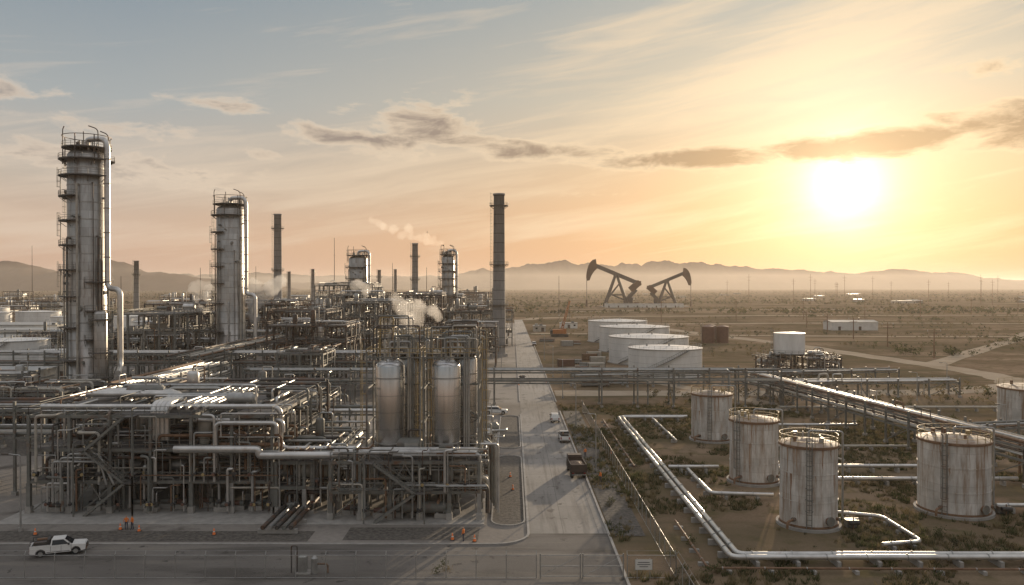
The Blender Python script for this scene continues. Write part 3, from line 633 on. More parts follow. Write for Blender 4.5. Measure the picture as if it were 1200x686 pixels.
def rusty_tank(x,y,r,h,seed,ladder_a=-1.9):
    rr=random.Random(seed); mb=MB(); mb.lathe(x,y,[(r,.35),(r,h)],RUSTW,56)
    mb.lathe(x,y,[(r+.12,h),(r*.5,h+.35),(.05,h+.6)],ROOFR,48)
    mb.lathe(x,y,[(r+.45,0),(r+.45,.35),(r-.1,.35)],CONC,40,False)
    mb.lathe(x,y,[(r,.35),(r+.12,.36),(r+.12,.6),(r,.62)],RUST,48,False)
    for z in (h*.34,h*.67): mb.lathe(x,y,[(r,z-.05),(r+.05,z-.05),(r+.05,z+.05),(r,z+.05)],RUSTW,56,False)
    mb.lathe(x,y,[(r,h-.35),(r+.16,h-.3),(r+.16,h),(r,h+.03)],RUST,56,False)
    for k in range(16):
        q=rr.uniform(-pi,0); w=rr.uniform(.06,.3)/r; ln=rr.uniform(.8,h*.6); z1=h-.35 if k<11 else h*.67
        vs=[]; 
        for j in range(6):
            t=j/5; ww=w*(1-t*.9)*(1+.3*math.sin(j*2.3+k)); qq=q+.01*math.sin(j*1.7+k)
            for s_ in (-1,1): vs.append((x+(r+.006)*math.cos(qq+s_*ww/2),y+(r+.006)*math.sin(qq+s_*ww/2),max(.7,z1-ln*t)))
        mb.add(vs,[(2*j,2*j+1,2*j+3,2*j+2) for j in range(5)],STREAK)
    n=22; pts=[(x+(r+.05)*math.cos(2*pi*i/n),y+(r+.05)*math.sin(2*pi*i/n),h+.03) for i in range(n)]
    mb.rail(pts,YEL,closed=True,step=2,w=.06,h=1.15)
    a=ladder_a; mb.ladder(x+math.cos(a)*(r+.25),y+math.sin(a)*(r+.25),.4,h+1.1,a,STEEL)
    for k in range(6):
        q=rr.uniform(0,2*pi); d=rr.uniform(.4,r*.8); px,py=x+d*math.cos(q),y+d*math.sin(q); mb.cyl((px,py,h),(px,py,h+rr.uniform(.7,1.5)),rr.choice([.12,.2,.3]),rr.choice([RUST,GALV,YEL]),8)
    mb.pipe([(x,y,h+.3),(x,y,h+1.5),(x+r+.5,y-.8,h+1.5),(x+r+.5,y-.8,.9),(x+r+2.5,y-.8,.9)],.13,GALV,8)
    for q,rad in ((-1.2,.45),(-2.4,.22),(-.7,.2)):
        c,t=math.cos(q),math.sin(q); mb.cyl((x+c*r*.97,y+t*r*.97,1.3),(x+c*(r+.35),y+t*(r+.35),1.3),rad,RUST,14); mb.cyl((x+c*(r+.35),y+t*(r+.35),1.3),(x+c*(r+.45),y+t*(r+.45),1.3),rad*1.35,STEEL,14)
    c,t=math.cos(-2.4),math.sin(-2.4); mb.pipe([(x+c*(r+.4),y+t*(r+.4),1.3),(x+c*(r+1.8),y+t*(r+1.8),1.3),(x+c*(r+1.8),y+t*(r+1.8),.5)],.16,RUST,8)
    mb.cbox((x+r+1.2,y-1.5,.6),(1.3,.9,.9),STEEL); mb.cyl((x+r+.6,y-2.4,.9),(x+r+1.9,y-2.4,.9),.3,DARK,10); mb.cyl((x+r+1.2,y-2.4,.1),(x+r+1.2,y-2.4,1.5),.08,RUST,6)
    mb.finish('rusty_storage_tank',(x,y,0))
rusty_tank(37.3,100,3.45,10.3,1); rusty_tank(37.1,122,3.6,9.6,2,-2.5); rusty_tank(38.9,155,3.85,9.1,3); rusty_tank(58.9,106,4.35,9.7,4,-2.3); rusty_tank(113,170,8,8.3,5); 
mb=MB(); x,y=94,270
mb.lathe(x,y,[(.05,7),(5.1,7.1)],WHITE,32); mb.lathe(x,y,[(5.1,7.1),(5.1,14)],WHITE,32); mb.lathe(x,y,[(5.2,14),(2.5,14.25),(.05,14.4)],WHITE,32)
for i in range(8): a=i*pi/4; mb.beam((x+4.6*math.cos(a),y+4.6*math.sin(a),0),(x+4.6*math.cos(a),y+4.6*math.sin(a),7.1),.35,STEELD)
for i in range(8):
    a=i*pi/4;b=a+pi/4
    for z in (3.4,6.6): mb.beam((x+4.6*math.cos(a),y+4.6*math.sin(a),z),(x+4.6*math.cos(b),y+4.6*math.sin(b),z),.25,STEELD)
    mb.beam((x+4.6*math.cos(a),y+4.6*math.sin(a),.2),(x+4.6*math.cos(b),y+4.6*math.sin(b),3.3),.15,STEELD)
mb.ladder(x-5.4,y,0,15,pi); mb.ringplat(x,y,5.1,6.2,7.2,0,2*pi); mb.finish('elevated_tank',(x,y,0))
unit('pump_manifold_skid',84,92,262,274,(3,6),2,2,90,1.5,near=False,stair=False,steel=STEELD)
unit('pump_manifold_skid',99,110,266,276,(3,5.5),2,2,91,1.5,near=False,stair=False,steel=STEELD)
mb=MB()
for i,(x,y) in enumerate(((103,418),(111,420),(107,430))): mb.lathe(x,y,[(3.2,0),(3.2,8.5)],RED,20); mb.lathe(x,y,[(3.25,8.5),(.05,9.2)],RED,20); mb.ladder(x-3.4,y,0,9,pi)
mb.finish('red_oxide_tank',(107,422,0))
# ---------------------------------------------------------------- tank-farm pipelines
def line(name,runs,r,m,z=.95,off=(0,)):
    mb=MB()
    for o in off:
        pts=[(p[0]+o,p[1]+o,(p[2] if len(p)>2 else z)) for i,p in enumerate(runs)]
        mb.pipe(pts,r,m,12,bend=1.0)
    for a,b in zip(runs,runs[1:]):
        A=Vector((a[0],a[1],0));B=Vector((b[0],b[1],0));L_=(B-A).length
        if L_<2: continue
        d=(B-A)/L_; n=Vector((-d.y,d.x,0)); k=max(1,int(L_/4.5)); zz=z
        for i in range(k+1):
            c=A+d*(L_*(i+.5)/(k+1)); c=c+Vector((sum(off)/len(off),)*2+(0,)); w=max(.9,(max(off)-min(off))*1.5+1.1)
            mb.beam(c-n*w/2+Vector((0,0,(zz-r)/2)),c+n*w/2+Vector((0,0,(zz-r)/2)),.35,CONC,max(.1,zz-r))
            cc=A+d*(L_*i/(k+1)+1.5)
            for o in off: 
                q=cc+Vector((o,o,zz)); mb.cyl(q-d*.05,q+d*.05,r*1.25,GALV,12)
    mb.finish(name,(runs[0][0],runs[0][1],0))
line('pipeline',[(38,176),(23.5,176),(23.5,85),(110,85)],.3,SILVP,off=(0,.95))
line('pipeline',[(25,127),(33,127)],.28,SILVP,1.1); line('pipeline',[(28,128),(28,112),(36.5,111)],.28,SILVP,.8)
line('pipeline',[(41,128),(56,128),(76,128)],.3,SILVP,1.0); line('pipeline',[(41,119.5),(76,119.5)],.32,SILVP,1.0)
line('pipeline',[(43,166),(72,166)],.28,SILVP,1.0); line('pipeline',[(42,103),(47,101),(47,91),(42,90)],.22,SILVP,.7); line('pipeline',[(56,134),(50,150),(50,166)],.2,BEIGE,.6)
line('pipeline',[(64,105),(72,105),(78,96)],.28,SILVP,1.0); line('pipeline',[(20,130),(20,176)],.15,RUST,.5)
line('pipeline',[(46,145),(72,145)],.22,BEIGE,.8); line('pipeline',[(31,150),(31,176)],.2,SILVP,.8)
line('pipeline',[(64,190),(140,190),(150,175)],.3,BEIGE,1.0); line('pipeline',[(95,150),(140,132)],.35,SILVP,1.0); line('pipeline',[(88,140),(140,118)],.3,SILVP,1.0)
line('pipeline',[(20.5,100),(20.5,83),(60,82.5)],.12,RUST,.5)

# ---------------------------------------------------------------- fences
def fence_mat():
    m=bpy.data.materials.new('chain_link_mesh'); m.use_nodes=True; nt=m.node_tree;N=nt.nodes;L=nt.links;b=N['Principled BSDF']
    b.inputs['Base Color'].default_value=(.25,.25,.24,1); b.inputs['Metallic'].default_value=.6; b.inputs['Roughness'].default_value=.5
    tc=N.new('ShaderNodeTexCoord'); sp=N.new('ShaderNodeSeparateXYZ'); L.new(tc.outputs['Object'],sp.inputs[0])
    def ma(op,a,b_=None):
        x=N.new('ShaderNodeMath'); x.operation=op
        for i,q in enumerate((a,b_)):
            if q is None: continue
            if isinstance(q,(int,float)): x.inputs[i].default_value=q
            else: L.new(q,x.inputs[i])
        return x.outputs[0]
    h=ma('ADD',sp.outputs[0],sp.outputs[1])
    def w(e): return ma('LESS_THAN',ma('FRACT',ma('DIVIDE',e,.11)),.10)
    al=ma('MAXIMUM',w(ma('ADD',h,sp.outputs[2])),w(ma('SUBTRACT',h,sp.outputs[2])))
    L.new(al,b.inputs['Alpha']); return m
FM=fence_mat()
def fence(pts,h=2.4,gate=None):
    mb=MB()
    for a,b in zip(pts,pts[1:]):
        A=Vector((a[0],a[1],0));B=Vector((b[0],b[1],0));L_=(B-A).length;d=(B-A)/L_;k=int(L_/3)
        for i in range(k+1):
            c=A+d*L_*i/k; mb.cyl(c,c+Vector((0,0,h+.1)),.05,GALV,8); n=Vector((-d.y,d.x,0)); mb.cyl(c+Vector((0,0,h)),c+n*.25+Vector((0,0,h+.4)),.03,GALV,6)
        for z in (h,.1): mb.cyl(A+Vector((0,0,z)),B+Vector((0,0,z)),.03,GALV,6)
        n=Vector((-d.y,d.x,0))*.25
        mb.cyl(A+n+Vector((0,0,h+.38)),B+n+Vector((0,0,h+.38)),.012,GALV,4)
        mb.add([tuple(A+Vector((0,0,.1))),tuple(B+Vector((0,0,.1))),tuple(B+Vector((0,0,h))),tuple(A+Vector((0,0,h)))],[(0,1,2,3)],FM)
    mb.finish('chain_link_fence',(pts[0][0],pts[0][1],0))
fence([(-90,81.3),(2.5,81.3)]); fence([(11.8,81.3),(16.8,81.3),(16.8,190)])
fence([(16.8,81.3),(16.8,60)])
mb=MB()
for x in (2.9,7.0,7.25,11.4): mb.cyl((x,81.3,0),(x,81.3,2.6),.07,GALV,8)
for (a,b) in ((2.9,7.0),(7.25,11.4)):
    for z in (.25,1.3,2.4): mb.cyl((a,81.3,z),(b,81.3,z),.04,GALV,6)
    mb.add([(a,81.3,.25),(b,81.3,.25),(b,81.3,2.4),(a,81.3,2.4)],[(0,1,2,3)],FM); mb.cyl((a,81.3,.25),(b,81.3,2.4),.025,GALV,6)
mb.finish('chain_link_gate',(7,81.3,0))
mb=MB(); mb.box(12.6,14.3,81.05,81.1,1.0,2.0,WHITE2); mb.box(12.55,14.35,81.1,81.14,.95,2.05,GALV)
for i,w in enumerate((1.2,1.35,.9)): mb.box(13.45-w/2,13.45+w/2,81.043,81.047,1.72-i*.22,1.79-i*.22,DARK)
for x in (12.8,14.1): mb.cyl((x,81.2,0),(x,81.2,2.1),.05,GALV,8)
mb.finish('site_notice_sign',(13.4,81.1,0))
mb=MB(); mb.box(-22.4,-20.9,82.2,83.4,.05,.2,CONC); mb.box(-22.2,-21.4,82.4,83.2,.2,1.8,GALV); mb.cyl((-20.6,82.8,.05),(-20.6,82.8,1.6),.35,GALV,12); mb.cyl((-20.6,82.8,1.6),(-20.6,82.8,1.9),.35,GALV,12,r2=.1); mb.pipe([(-23,82.8,.1),(-23,82.8,2.9),(-22.4,82.8,2.9),(-22.4,82.8,.2)],.08,STEELD,8); mb.pipe([(-20.3,82.8,1.0),(-19.2,82.8,1.0),(-19.2,82.8,.1)],.1,RUST,8); mb.finish('utility_cabinet',(-21.5,82.8,0))
def lamp(x,y,h=9,a=pi):
    mb=MB(); mb.cyl((x,y,0),(x,y,h),.12,GALV,8,r2=.07); mb.pipe([(x,y,h-.1),(x,y,h+.3),(x+1.6*math.cos(a),y+1.6*math.sin(a),h+.5)],.06,GALV,6); mb.cbox((x+1.8*math.cos(a),y+1.8*math.sin(a),h+.48),(.8,.35,.15),STEELD); mb.cyl((x,y,0),(x,y,.5),.25,CONC,10); mb.finish('street_lamp',(x,y,0))
for (x,y) in ((13.5,168),(13.5,212),(13.5,262),(13,320),(-3.6,140),(-3.4,258),(-60,97),(-26,138),(70,225),(13.5,128)): lamp(x,y,9 if y<200 else 10)
for (x,y) in gp(1010,475),gp(1180,520),gp(1075,470),gp(940,470),gp(1110,455): lamp(x,y,7)
def pole(x,y,h):
    mb=MB(); mb.cyl((x,y,0),(x,y,h),.35,RUST,6,r2=.2); mb.beam((x-3,y,h*.9),(x+3,y,h*.9),.3,RUST); mb.beam((x-2.2,y,h*.8),(x+2.2,y,h*.8),.25,RUST)
    for q in (-2.7,0,2.7): mb.cyl((x+q,y,h*.9),(x+q,y,h*.9+1),.15,GALV,6)
    mb.finish('power_pole',(x,y,0))
for i in range(16): 
    D=1300; pole((860+i*24-600)*D/FOC,D+R.uniform(-60,60)*3,R.uniform(36,43) if i%3 else 48)
for i in range(8): pole(120+i*70,640+i*35,18)
for i in range(5): pole(175+i*9,330+i*60,12)

# ---------------------------------------------------------------- vehicles
def pickup(x,y,rot,body=CARW,suv=False):
    mb=MB()
    def slab(poly,w0,w1,m):
        n=len(poly); zs=[p[1] for p in poly]; lo,hi=min(zs),max(zs)
        f=lambda z:w0+(w1-w0)*((z-lo)/(hi-lo) if hi>lo else 0)
        vs=[(p[0],-f(p[1]),p[1]) for p in poly]+[(p[0],f(p[1]),p[1]) for p in poly]
        mb.add(vs,[tuple(range(n)),tuple(range(n,2*n))[::-1]]+[(i,n+i,n+(i+1)%n,(i+1)%n) for i in range(n)],m)
    arch=lambda cx:[(cx+.52*math.cos(a),.42+.52*math.sin(a)) for a in [pi-pi*i/6 for i in range(7)]]
    slab([(-2.75,.5)]+arch(-1.7)+arch(1.75)+[(2.7,.5),(2.75,.95),(2.6,1.12),(1.3,1.2),(-2.75,1.2)],.95,.93,body)
    if suv: slab([(-2.6,1.2),(1.2,1.2),(.5,1.82),(-2.4,1.85)],.9,.72,body); slab([(-2.45,1.26),(.98,1.26),(.42,1.74),(-2.3,1.76)],.915,.76,GLASS)
    else:
        slab([(-.75,1.2),(1.35,1.2),(.6,1.84),(-.65,1.84)],.9,.72,body); slab([(-.6,1.26),(1.12,1.26),(.52,1.76),(-.55,1.76)],.915,.755,GLASS)
        mb.box(-2.65,-.85,-.8,.8,1.2,1.215,DARK); 
        for s_ in (-1,1): mb.box(-2.72,-.8,s_*.88-.05,s_*.88+.05,1.2,1.32,body)
        mb.box(-2.75,-2.65,-.88,.88,1.2,1.32,body); mb.box(-2.4,-1.1,-.7,.6,1.22,1.62,STEELD); mb.box(-1.05,-.88,-.8,.8,1.22,1.9,DARK); mb.beam((-.85,-.85,1.9),(-.85,.85,1.9),.06,DARK)
        for s_ in (-.8,.8): mb.beam((-.85,s_,1.2),(-.85,s_,1.92),.06,DARK); mb.beam((-.85,s_,1.9),(-2.7,s_,1.8),.06,DARK); mb.beam((-2.7,s_,1.2),(-2.7,s_,1.82),.06,DARK)
        mb.cyl((-2.2,.3,1.7),(-1.2,.3,1.7),.16,RUST,8)
    mb.add([(1.39,-.8,1.24),(1.39,.8,1.24),(.66,.66,1.8),(.66,-.66,1.8)],[(0,1,2,3)],GLASS)
    for cx in (-1.7,1.75):
        for s_ in (-1,1): mb.cyl((cx,s_*.72,.42),(cx,s_*.97,.42),.42,TYRE,18); mb.cyl((cx,s_*.97,.42),(cx,s_*.985,.42),.24,GALV,12)
    mb.box(2.7,2.8,-.85,.85,.5,.75,STEELD); mb.box(-2.83,-2.74,-.85,.85,.5,.7,GALV); mb.box(2.66,2.765,-.6,.6,.78,1.0,DARK)
    for s_ in (-.78,.78): mb.box(2.6,2.77,s_-.13,s_+.13,.82,1.0,GALV); mb.box(-2.78,-2.74,s_-.1,s_+.1,.75,1.15,LAMPR)
    for s_ in (-1,1):
        mb.box(1.0,1.15,s_*1.0-.1,s_*1.0+.1,1.2,1.4,DARK)
        for dx in (-.72,.32,1.3): mb.box(dx-.012,dx+.012,s_*.945-.012,s_*.945+.012,.6,1.18,DARK)
        mb.box(-1.1,1.15,s_*.945-.02,s_*.945+.02,.5,.56,DARK)
    mb.finish_local('suv' if suv else 'pickup_truck',(x,y,.05),rot)
pickup(-50.6,88.8,.35); pickup(*gp(661,517),pi/2+.02); pickup(*gp(650,494),pi/2,suv=True); pickup(*gp(612,447),pi/2); pickup(*gp(626,405),-pi/2,suv=True)
pickup(-3.8,185.5,0.0,suv=True)
mb=MB()
mb.box(-3.4,3.2,-.5,.5,.6,.85,DARK); 
mb.add([(1.4,-1.15,.7),(3.3,-1.15,.7),(3.3,-1.15,1.6),(2.9,-1.1,2.7),(1.4,-1.1,2.7),(1.4,1.15,.7),(3.3,1.15,.7),(3.3,1.15,1.6),(2.9,1.1,2.7),(1.4,1.1,2.7)],[(0,1,2,3,4),(9,8,7,6,5),(0,5,6,1),(1,6,7,2),(2,7,8,3),(3,8,9,4),(4,9,5,0)],CARR)
mb.add([(3.27,-1.0,1.68),(3.27,1.0,1.68),(2.97,.98,2.55),(2.97,-.98,2.55)],[(0,1,2,3)],GLASS)
for s_ in (-1,1): mb.add([(1.8,s_*1.16,1.65),(3.0,s_*1.16,1.65),(2.75,s_*1.135,2.45),(1.8,s_*1.135,2.45)],[(0,1,2,3)],GLASS)
for s_ in (-1,1): mb.box(-3.5,1.2,s_*1.2-.06,s_*1.2+.06,1.0,2.25,CARR)
for k in range(6): 
    for s_ in (-1,1): mb.box(-3.4+k*.9,-3.28+k*.9,s_*1.29-.03,s_*1.29+.03,1.0,2.3,DARK)
mb.box(-3.5,1.2,-1.14,1.14,.95,1.1,DARK); mb.box(1.1,1.22,-1.14,1.14,1.1,2.5,CARR); mb.box(-3.56,-3.44,-1.2,1.2,1.0,2.2,CARR)
n=10; vs=[(-3.4+4.4*i/n,-1.1+2.2*j/n,1.9+.35*math.sin(pi*i/n)*math.sin(pi*j/n)+R.uniform(-.06,.06)) for j in range(n+1) for i in range(n+1)]
mb.add(vs,[(j*(n+1)+i,j*(n+1)+i+1,(j+1)*(n+1)+i+1,(j+1)*(n+1)+i) for j in range(n) for i in range(n)],CARD)
for cx in (-2.8,-1.7,2.3):
    for s_ in (-1,1): mb.cyl((cx,s_*.8,.5),(cx,s_*1.15,.5),.5,TYRE,18); mb.cyl((cx,s_*1.15,.5),(cx,s_*1.17,.5),.25,GALV,10)
for s_ in (-.9,.9): mb.box(-3.6,-3.56,s_-.15,s_+.15,.85,.98,LAMPR)
mb.box(-3.6,-3.5,-1.1,1.1,.6,.72,GALV)
x,y=gp(675,556); mb.finish_local('dump_truck',(x,y,.05),pi/2+.05)

mb=MB(); x,y=28,470
mb.box(x-4,x+4,y-3,y+3,.8,1.6,DARK)
for s_ in (-1,1): mb.box(x-5,x+5,y+s_*3-.7,y+s_*3+.7,0,1.6,DARK)
mb.box(x-4,x+2,y-2,y+2,1.7,4.2,CRN); mb.box(x+2.05,x+4,y-1.9,y-.2,1.7,4.6,CRN); mb.box(x+4,x+4.06,y-1.7,y-.4,2.9,4.3,GLASS); mb.box(x-5.5,x-4.05,y-1.9,y+1.9,1.7,3.8,DARK)
bx=Vector((x+1,y,2.5)); tip=Vector((x+6,y,21)); d=(tip-bx).normalized(); sd=Vector((0,1,0)); nn=d.cross(sd)
for a in (-.7,.7):
    for b in (-.7,.7): mb.beam(bx+sd*a+nn*b,tip+sd*a*.4+nn*b*.4,.3,CRN)
for k in range(12):
    p=bx+(tip-bx)*k/12;q=bx+(tip-bx)*(k+1)/12; mb.beam(p+sd*-.7+nn*.7,q+sd*-.7-nn*.7,.2,CRN); mb.beam(p+sd*-.7-nn*.7,p+sd*-.7+nn*.7,.2,CRN)
mb.beam(tip,(tip.x,tip.y,9),.12,DARK); mb.beam(tip,(x-4,y,4.2),.14,DARK); mb.finish('crawler_crane',(x,y,0))

def pump_jack(x,y,s,f):
    mb=MB(); P=lambda u,w,v:(x+f*u*s,y+w*s,v*s)
    for w in (-6,6):
        mb.beam(P(-14,w,0),P(-1,w*.25,37),2.3*s,PJ); mb.beam(P(14,w,0),P(1,w*.25,37),2.3*s,PJ); mb.beam(P(-8.5,w*.65,14),P(8.5,w*.65,14),1.4*s,PJ); mb.beam(P(-7.5,w*.65,15),P(10,w*.8,8),1.1*s,PJ); mb.beam(P(3.5,w*.4,27),P(-9,w*.75,11),1.1*s,PJ)
    mb.beam(P(-13,-6,1),P(-13,6,1),1.6*s,PJ); mb.beam(P(-7.5,-4,15),P(-7.5,4,15),1.2*s,PJ); mb.beam(P(7.5,-4,15),P(7.5,4,15),1.2*s,PJ)
    mb.cbox(P(0,0,37.5),(6*s,5*s,3.2*s),PJ)
    mb.beam(P(-27,0,49.5),P(26,0,27.5),2.6*s,PJ,4.6*s)
    out=[(-24.0,56),(-27.5,55),(-30.5,52),(-32.6,48),(-34,43),(-34.8,38),(-35,34),(-34,30.5)]; inn=[(-22.5,45),(-24,43.5),(-25.5,42),(-27,40),(-28.3,38),(-29.4,36),(-30.4,33.5),(-31.3,31)]
    k=len(out)
    vs=[P(a,-2.2,b) for a,b in out]+[P(a,-2.2,b) for a,b in inn]+[P(a,2.2,b) for a,b in out]+[P(a,2.2,b) for a,b in inn]
    fs=[(i,i+1,k+i+1,k+i) for i in range(k-1)]+[(2*k+i,2*k+i+1,3*k+i+1,3*k+i) for i in range(k-1)]+[(i,i+1,2*k+i+1,2*k+i) for i in range(k-1)]+[(k+i,k+i+1,3*k+i+1,3*k+i) for i in range(k-1)]+[(0,k,3*k,2*k),(k-1,2*k-1,4*k-1,3*k-1)]
    mb.add(vs,fs,PJR)
    for w in (-.8,.8): mb.beam(P(-34.5,w,34),P(-34.5,w*.3,8),.4*s,PJ)
    mb.cyl(P(-34.5,0,0),P(-34.5,0,8),1.0*s,PJR,8)
    mb.beam(P(25,-5,27.5),P(25,5,27.5),1.8*s,PJR)
    for w in (-5,5):
        mb.beam(P(25,w,27.5),P(20,w,17),1.3*s,PJ); mb.beam(P(13,w*.9,9),P(23,w*.9,20),2.2*s,PJ,3.4*s)
        mb.beam(P(17,w,20),P(27,w,29),2.6*s,PJR,6.5*s)
    mb.cbox(P(14,0,6),(10*s,6*s,10*s),PJ); mb.cbox(P(24,0,3.5),(6*s,4*s,4*s),PJR); mb.cbox(P(26,0,27.5),(6*s,3.4*s,5.4*s),PJR)
    mb.box(x-18*s,x+30*s,y-9*s,y+9*s,0,1.0,CONC); mb.beam(P(-14,-3,1.2),P(28,-3,1.2),1*s,PJ,1.2*s); mb.beam(P(-14,3,1.2),P(28,3,1.2),1*s,PJ,1.2*s)
    mb.rail([(x-16*s,y-8*s,1),(x+28*s,y-8*s,1)],PJ,h=4,w=.3,step=6)
    mb.finish('pump_jack',(x,y,0))
PD=1130
pump_jack((722-600)*PD/FOC,PD,PD/FOC*1.0,1); pump_jack((784-600)*PD/FOC,PD+15,PD/FOC*.82,-1)
building((706-600)*PD/FOC,(795-600)*PD/FOC,PD-35,PD-25,5.0,WHITE2,'well_pad_wall',wins=False)

# ---------------------------------------------------------------- cones and workers
def cone(x,y):
    mb=MB(); mb.cbox((x,y,.08),(.5,.5,.06),DARK); mb.lathe(x,y,[(.2,.11),(.13,.4)],ORNG,12); mb.lathe(x,y,[(.131,.4),(.1,.52)],WHITE2,12); mb.lathe(x,y,[(.1,.52),(.04,.85),(.01,.86)],ORNG,12); mb.finish('traffic_cone',(x,y,0))
for (u,v) in ((716,533),(608,452),(640,450),(530,634),(556,636),(140,622),(162,624),(40,628),(250,628),(598,560),(601,575)): cone(*gp(u,v))
SKIN=M('skin',(.35,.2,.13,1),(.4,.24,.16,1),3,rough=.6); VEST=M('hi_vis_vest',(.7,.18,.03,1),(.75,.22,.04,1),3,rough=.7); TROU=M('navy_trousers',(.03,.035,.06,1),(.05,.055,.08,1),3,rough=.8)
def worker(x,y,rot,ph=.3):
    pts=[];ed=[];rad=[];idx={}
    def a(n,p,r,par=None):
        idx[n]=len(pts); pts.append(p); rad.append(r)
        if par: ed.append((idx[par],idx[n]))
    a('pel',(0,0,.95),.15); a('ch',(0,.01,1.28),.17,'pel'); a('nk',(0,0,1.47),.06,'ch'); a('hd',(0,.02,1.58),.09,'nk'); a('hd2',(0,.02,1.7),.09,'hd')
    for s_,t in ((-1,'l'),(1,'r')):
        a('sh'+t,(s_*.19,0,1.41),.065,'ch'); a('el'+t,(s_*.27,-.04*s_*ph,1.13),.048,'sh'+t); a('wr'+t,(s_*.27,.12+.1*s_*ph,.9),.035,'el'+t); a('hn'+t,(s_*.26,.18+.1*s_*ph,.84),.04,'wr'+t)
        a('hp'+t,(s_*.1,0,.88),.095,'pel'); a('kn'+t,(s_*.11,.1*s_*ph+.03,.5),.065,'hp'+t); a('an'+t,(s_*.11,.22*s_*ph-.04,.1),.045,'kn'+t); a('ft'+t,(s_*.12,.22*s_*ph+.13,.05),.04,'an'+t)
    me=bpy.data.meshes.new('worker'); me.from_pydata(pts,ed,[]); o=bpy.data.objects.new('worker',me); sc.collection.objects.link(o)
    md=o.modifiers.new('s','SKIN'); md.use_smooth_shade=True
    for i,r_ in enumerate(rad): me.skin_vertices[0].data[i].radius=(r_,r_*.8 if i<2 else r_)
    me.skin_vertices[0].data[0].use_root=True
    o.modifiers.new('ss','SUBSURF').levels=1
    dg=bpy.context.evaluated_depsgraph_get(); ev=bpy.data.meshes.new_from_object(o.evaluated_get(dg)); bpy.data.objects.remove(o)
    for m in (TROU,VEST,SKIN,WHITE2): ev.materials.append(m)
    for p in ev.polygons:
        c=p.center; p.material_index= 0 if c.z<.98 and abs(c.x)<.22 else (2 if (c.z>1.5 or c.z<.9) else 1)
        if c.z>1.68: p.material_index=3
    o=bpy.data.objects.new('worker',ev); o.location=(x,y,.06); o.rotation_euler=(0,0,rot); sc.collection.objects.link(o)
for (u,v,r_) in ((147,622,.4),(154,622,2.6),(543,636,1.2),(704,566,2.0),(686,537,.3)): worker(*gp(u,v),r_)

# ---------------------------------------------------------------- vegetation
def leafmat(n,c1,c2):
    m=M(n,c1,c2,.8,rough=.8,spec=.1); nt=m.node_tree; b=nt.nodes['Principled BSDF']; t=nt.nodes.new('ShaderNodeBsdfTranslucent'); mx=nt.nodes.new('ShaderNodeMixShader'); mx.inputs[0].default_value=.3
    src=b.inputs['Base Color'].links[0].from_socket; nt.links.new(src,t.inputs['Color']); nt.links.new(b.outputs[0],mx.inputs[1]); nt.links.new(t.outputs[0],mx.inputs[2]); nt.links.new(mx.outputs[0],nt.nodes['Material Output'].inputs['Surface'])
    return m
LF=[leafmat('scrub_green',(.055,.062,.028,1),(.105,.11,.05,1)),leafmat('scrub_dry',(.14,.11,.06,1),(.23,.185,.10,1)),leafmat('scrub_dark',(.045,.046,.026,1),(.08,.078,.044,1))]
def mesh_quads(name,V,MI):
    V=np.concatenate(V); me=bpy.data.meshes.new(name); nf=len(V)//4
    me.vertices.add(len(V)); me.vertices.foreach_set('co',V.ravel()); me.loops.add(nf*4); me.loops.foreach_set('vertex_index',np.arange(nf*4)); me.polygons.add(nf); me.polygons.foreach_set('loop_start',np.arange(nf)*4)
    for m in LF: me.materials.append(m)
    me.polygons.foreach_set('material_index',np.array(MI,dtype=np.int32)); me.update(calc_edges=True); me.validate()
    o=bpy.data.objects.new(name,me); sc.collection.objects.link(o)
def bushes(name,items,nl,leaf):
    rng=np.random.default_rng(len(items)+nl); V=[];MI=[]
    for (x,y,s,k) in items:
        n=nl; nb=3
        cen=rng.normal(0,.38,(nb,3))*s; cen[:,2]=np.abs(cen[:,2])*.7+.35*s
        c=cen[rng.integers(0,nb,n)]+rng.normal(0,.26,(n,3))*s; c[:,2]=np.clip(c[:,2],.03,None)
        a=rng.normal(size=(n,3)); a/=np.linalg.norm(a,axis=1)[:,None]; b=np.cross(a,rng.normal(size=(n,3))); b/=np.linalg.norm(b,axis=1)[:,None]+1e-9
        L_=leaf*s*rng.uniform(.6,1.3,(n,1)); c=c+np.array([x,y,0])
        q=np.stack([c-a*L_-b*L_*.3,c+a*L_*.2-b*L_*.6,c+a*L_+b*L_*.2,c-a*L_*.1+b*L_*.6],1); V.append(q.reshape(-1,3)); MI+= [k]*n
    mesh_quads(name,V,MI)
def grass(name,items):
    rng=np.random.default_rng(5); V=[];MI=[]
    for (x,y,s) in items:
        n=18; a=rng.uniform(0,2*pi,n); rr=rng.uniform(0,.4,n)*s; px=x+np.cos(a)*rr; py=y+np.sin(a)*rr; h=rng.uniform(.25,.6,n)*s; dx=np.cos(a)*h*.5; dy=np.sin(a)*h*.5; w=.04*s+.012
        t=rng.uniform(0,2*pi,n); wx=np.cos(t)*w; wy=np.sin(t)*w; z=np.zeros(n)
        q=np.stack([np.stack([px-wx,py-wy,z],1),np.stack([px+wx,py+wy,z],1),np.stack([px+dx+wx*.3,py+dy+wy*.3,h],1),np.stack([px+dx-wx*.3,py+dy-wy*.3,h],1)],1)
        V.append(q.reshape(-1,3)); MI+=[1 if rng.random()<.5 else 0]*n
    mesh_quads(name,V,MI)
near=[]
def clear(x,y):
    for (tx,ty,tr) in ((37.3,100,4.5),(37.1,122,4.6),(38.9,155,5),(58.9,106,5.4)):
        if (x-tx)**2+(y-ty)**2<tr*tr: return False
    return True
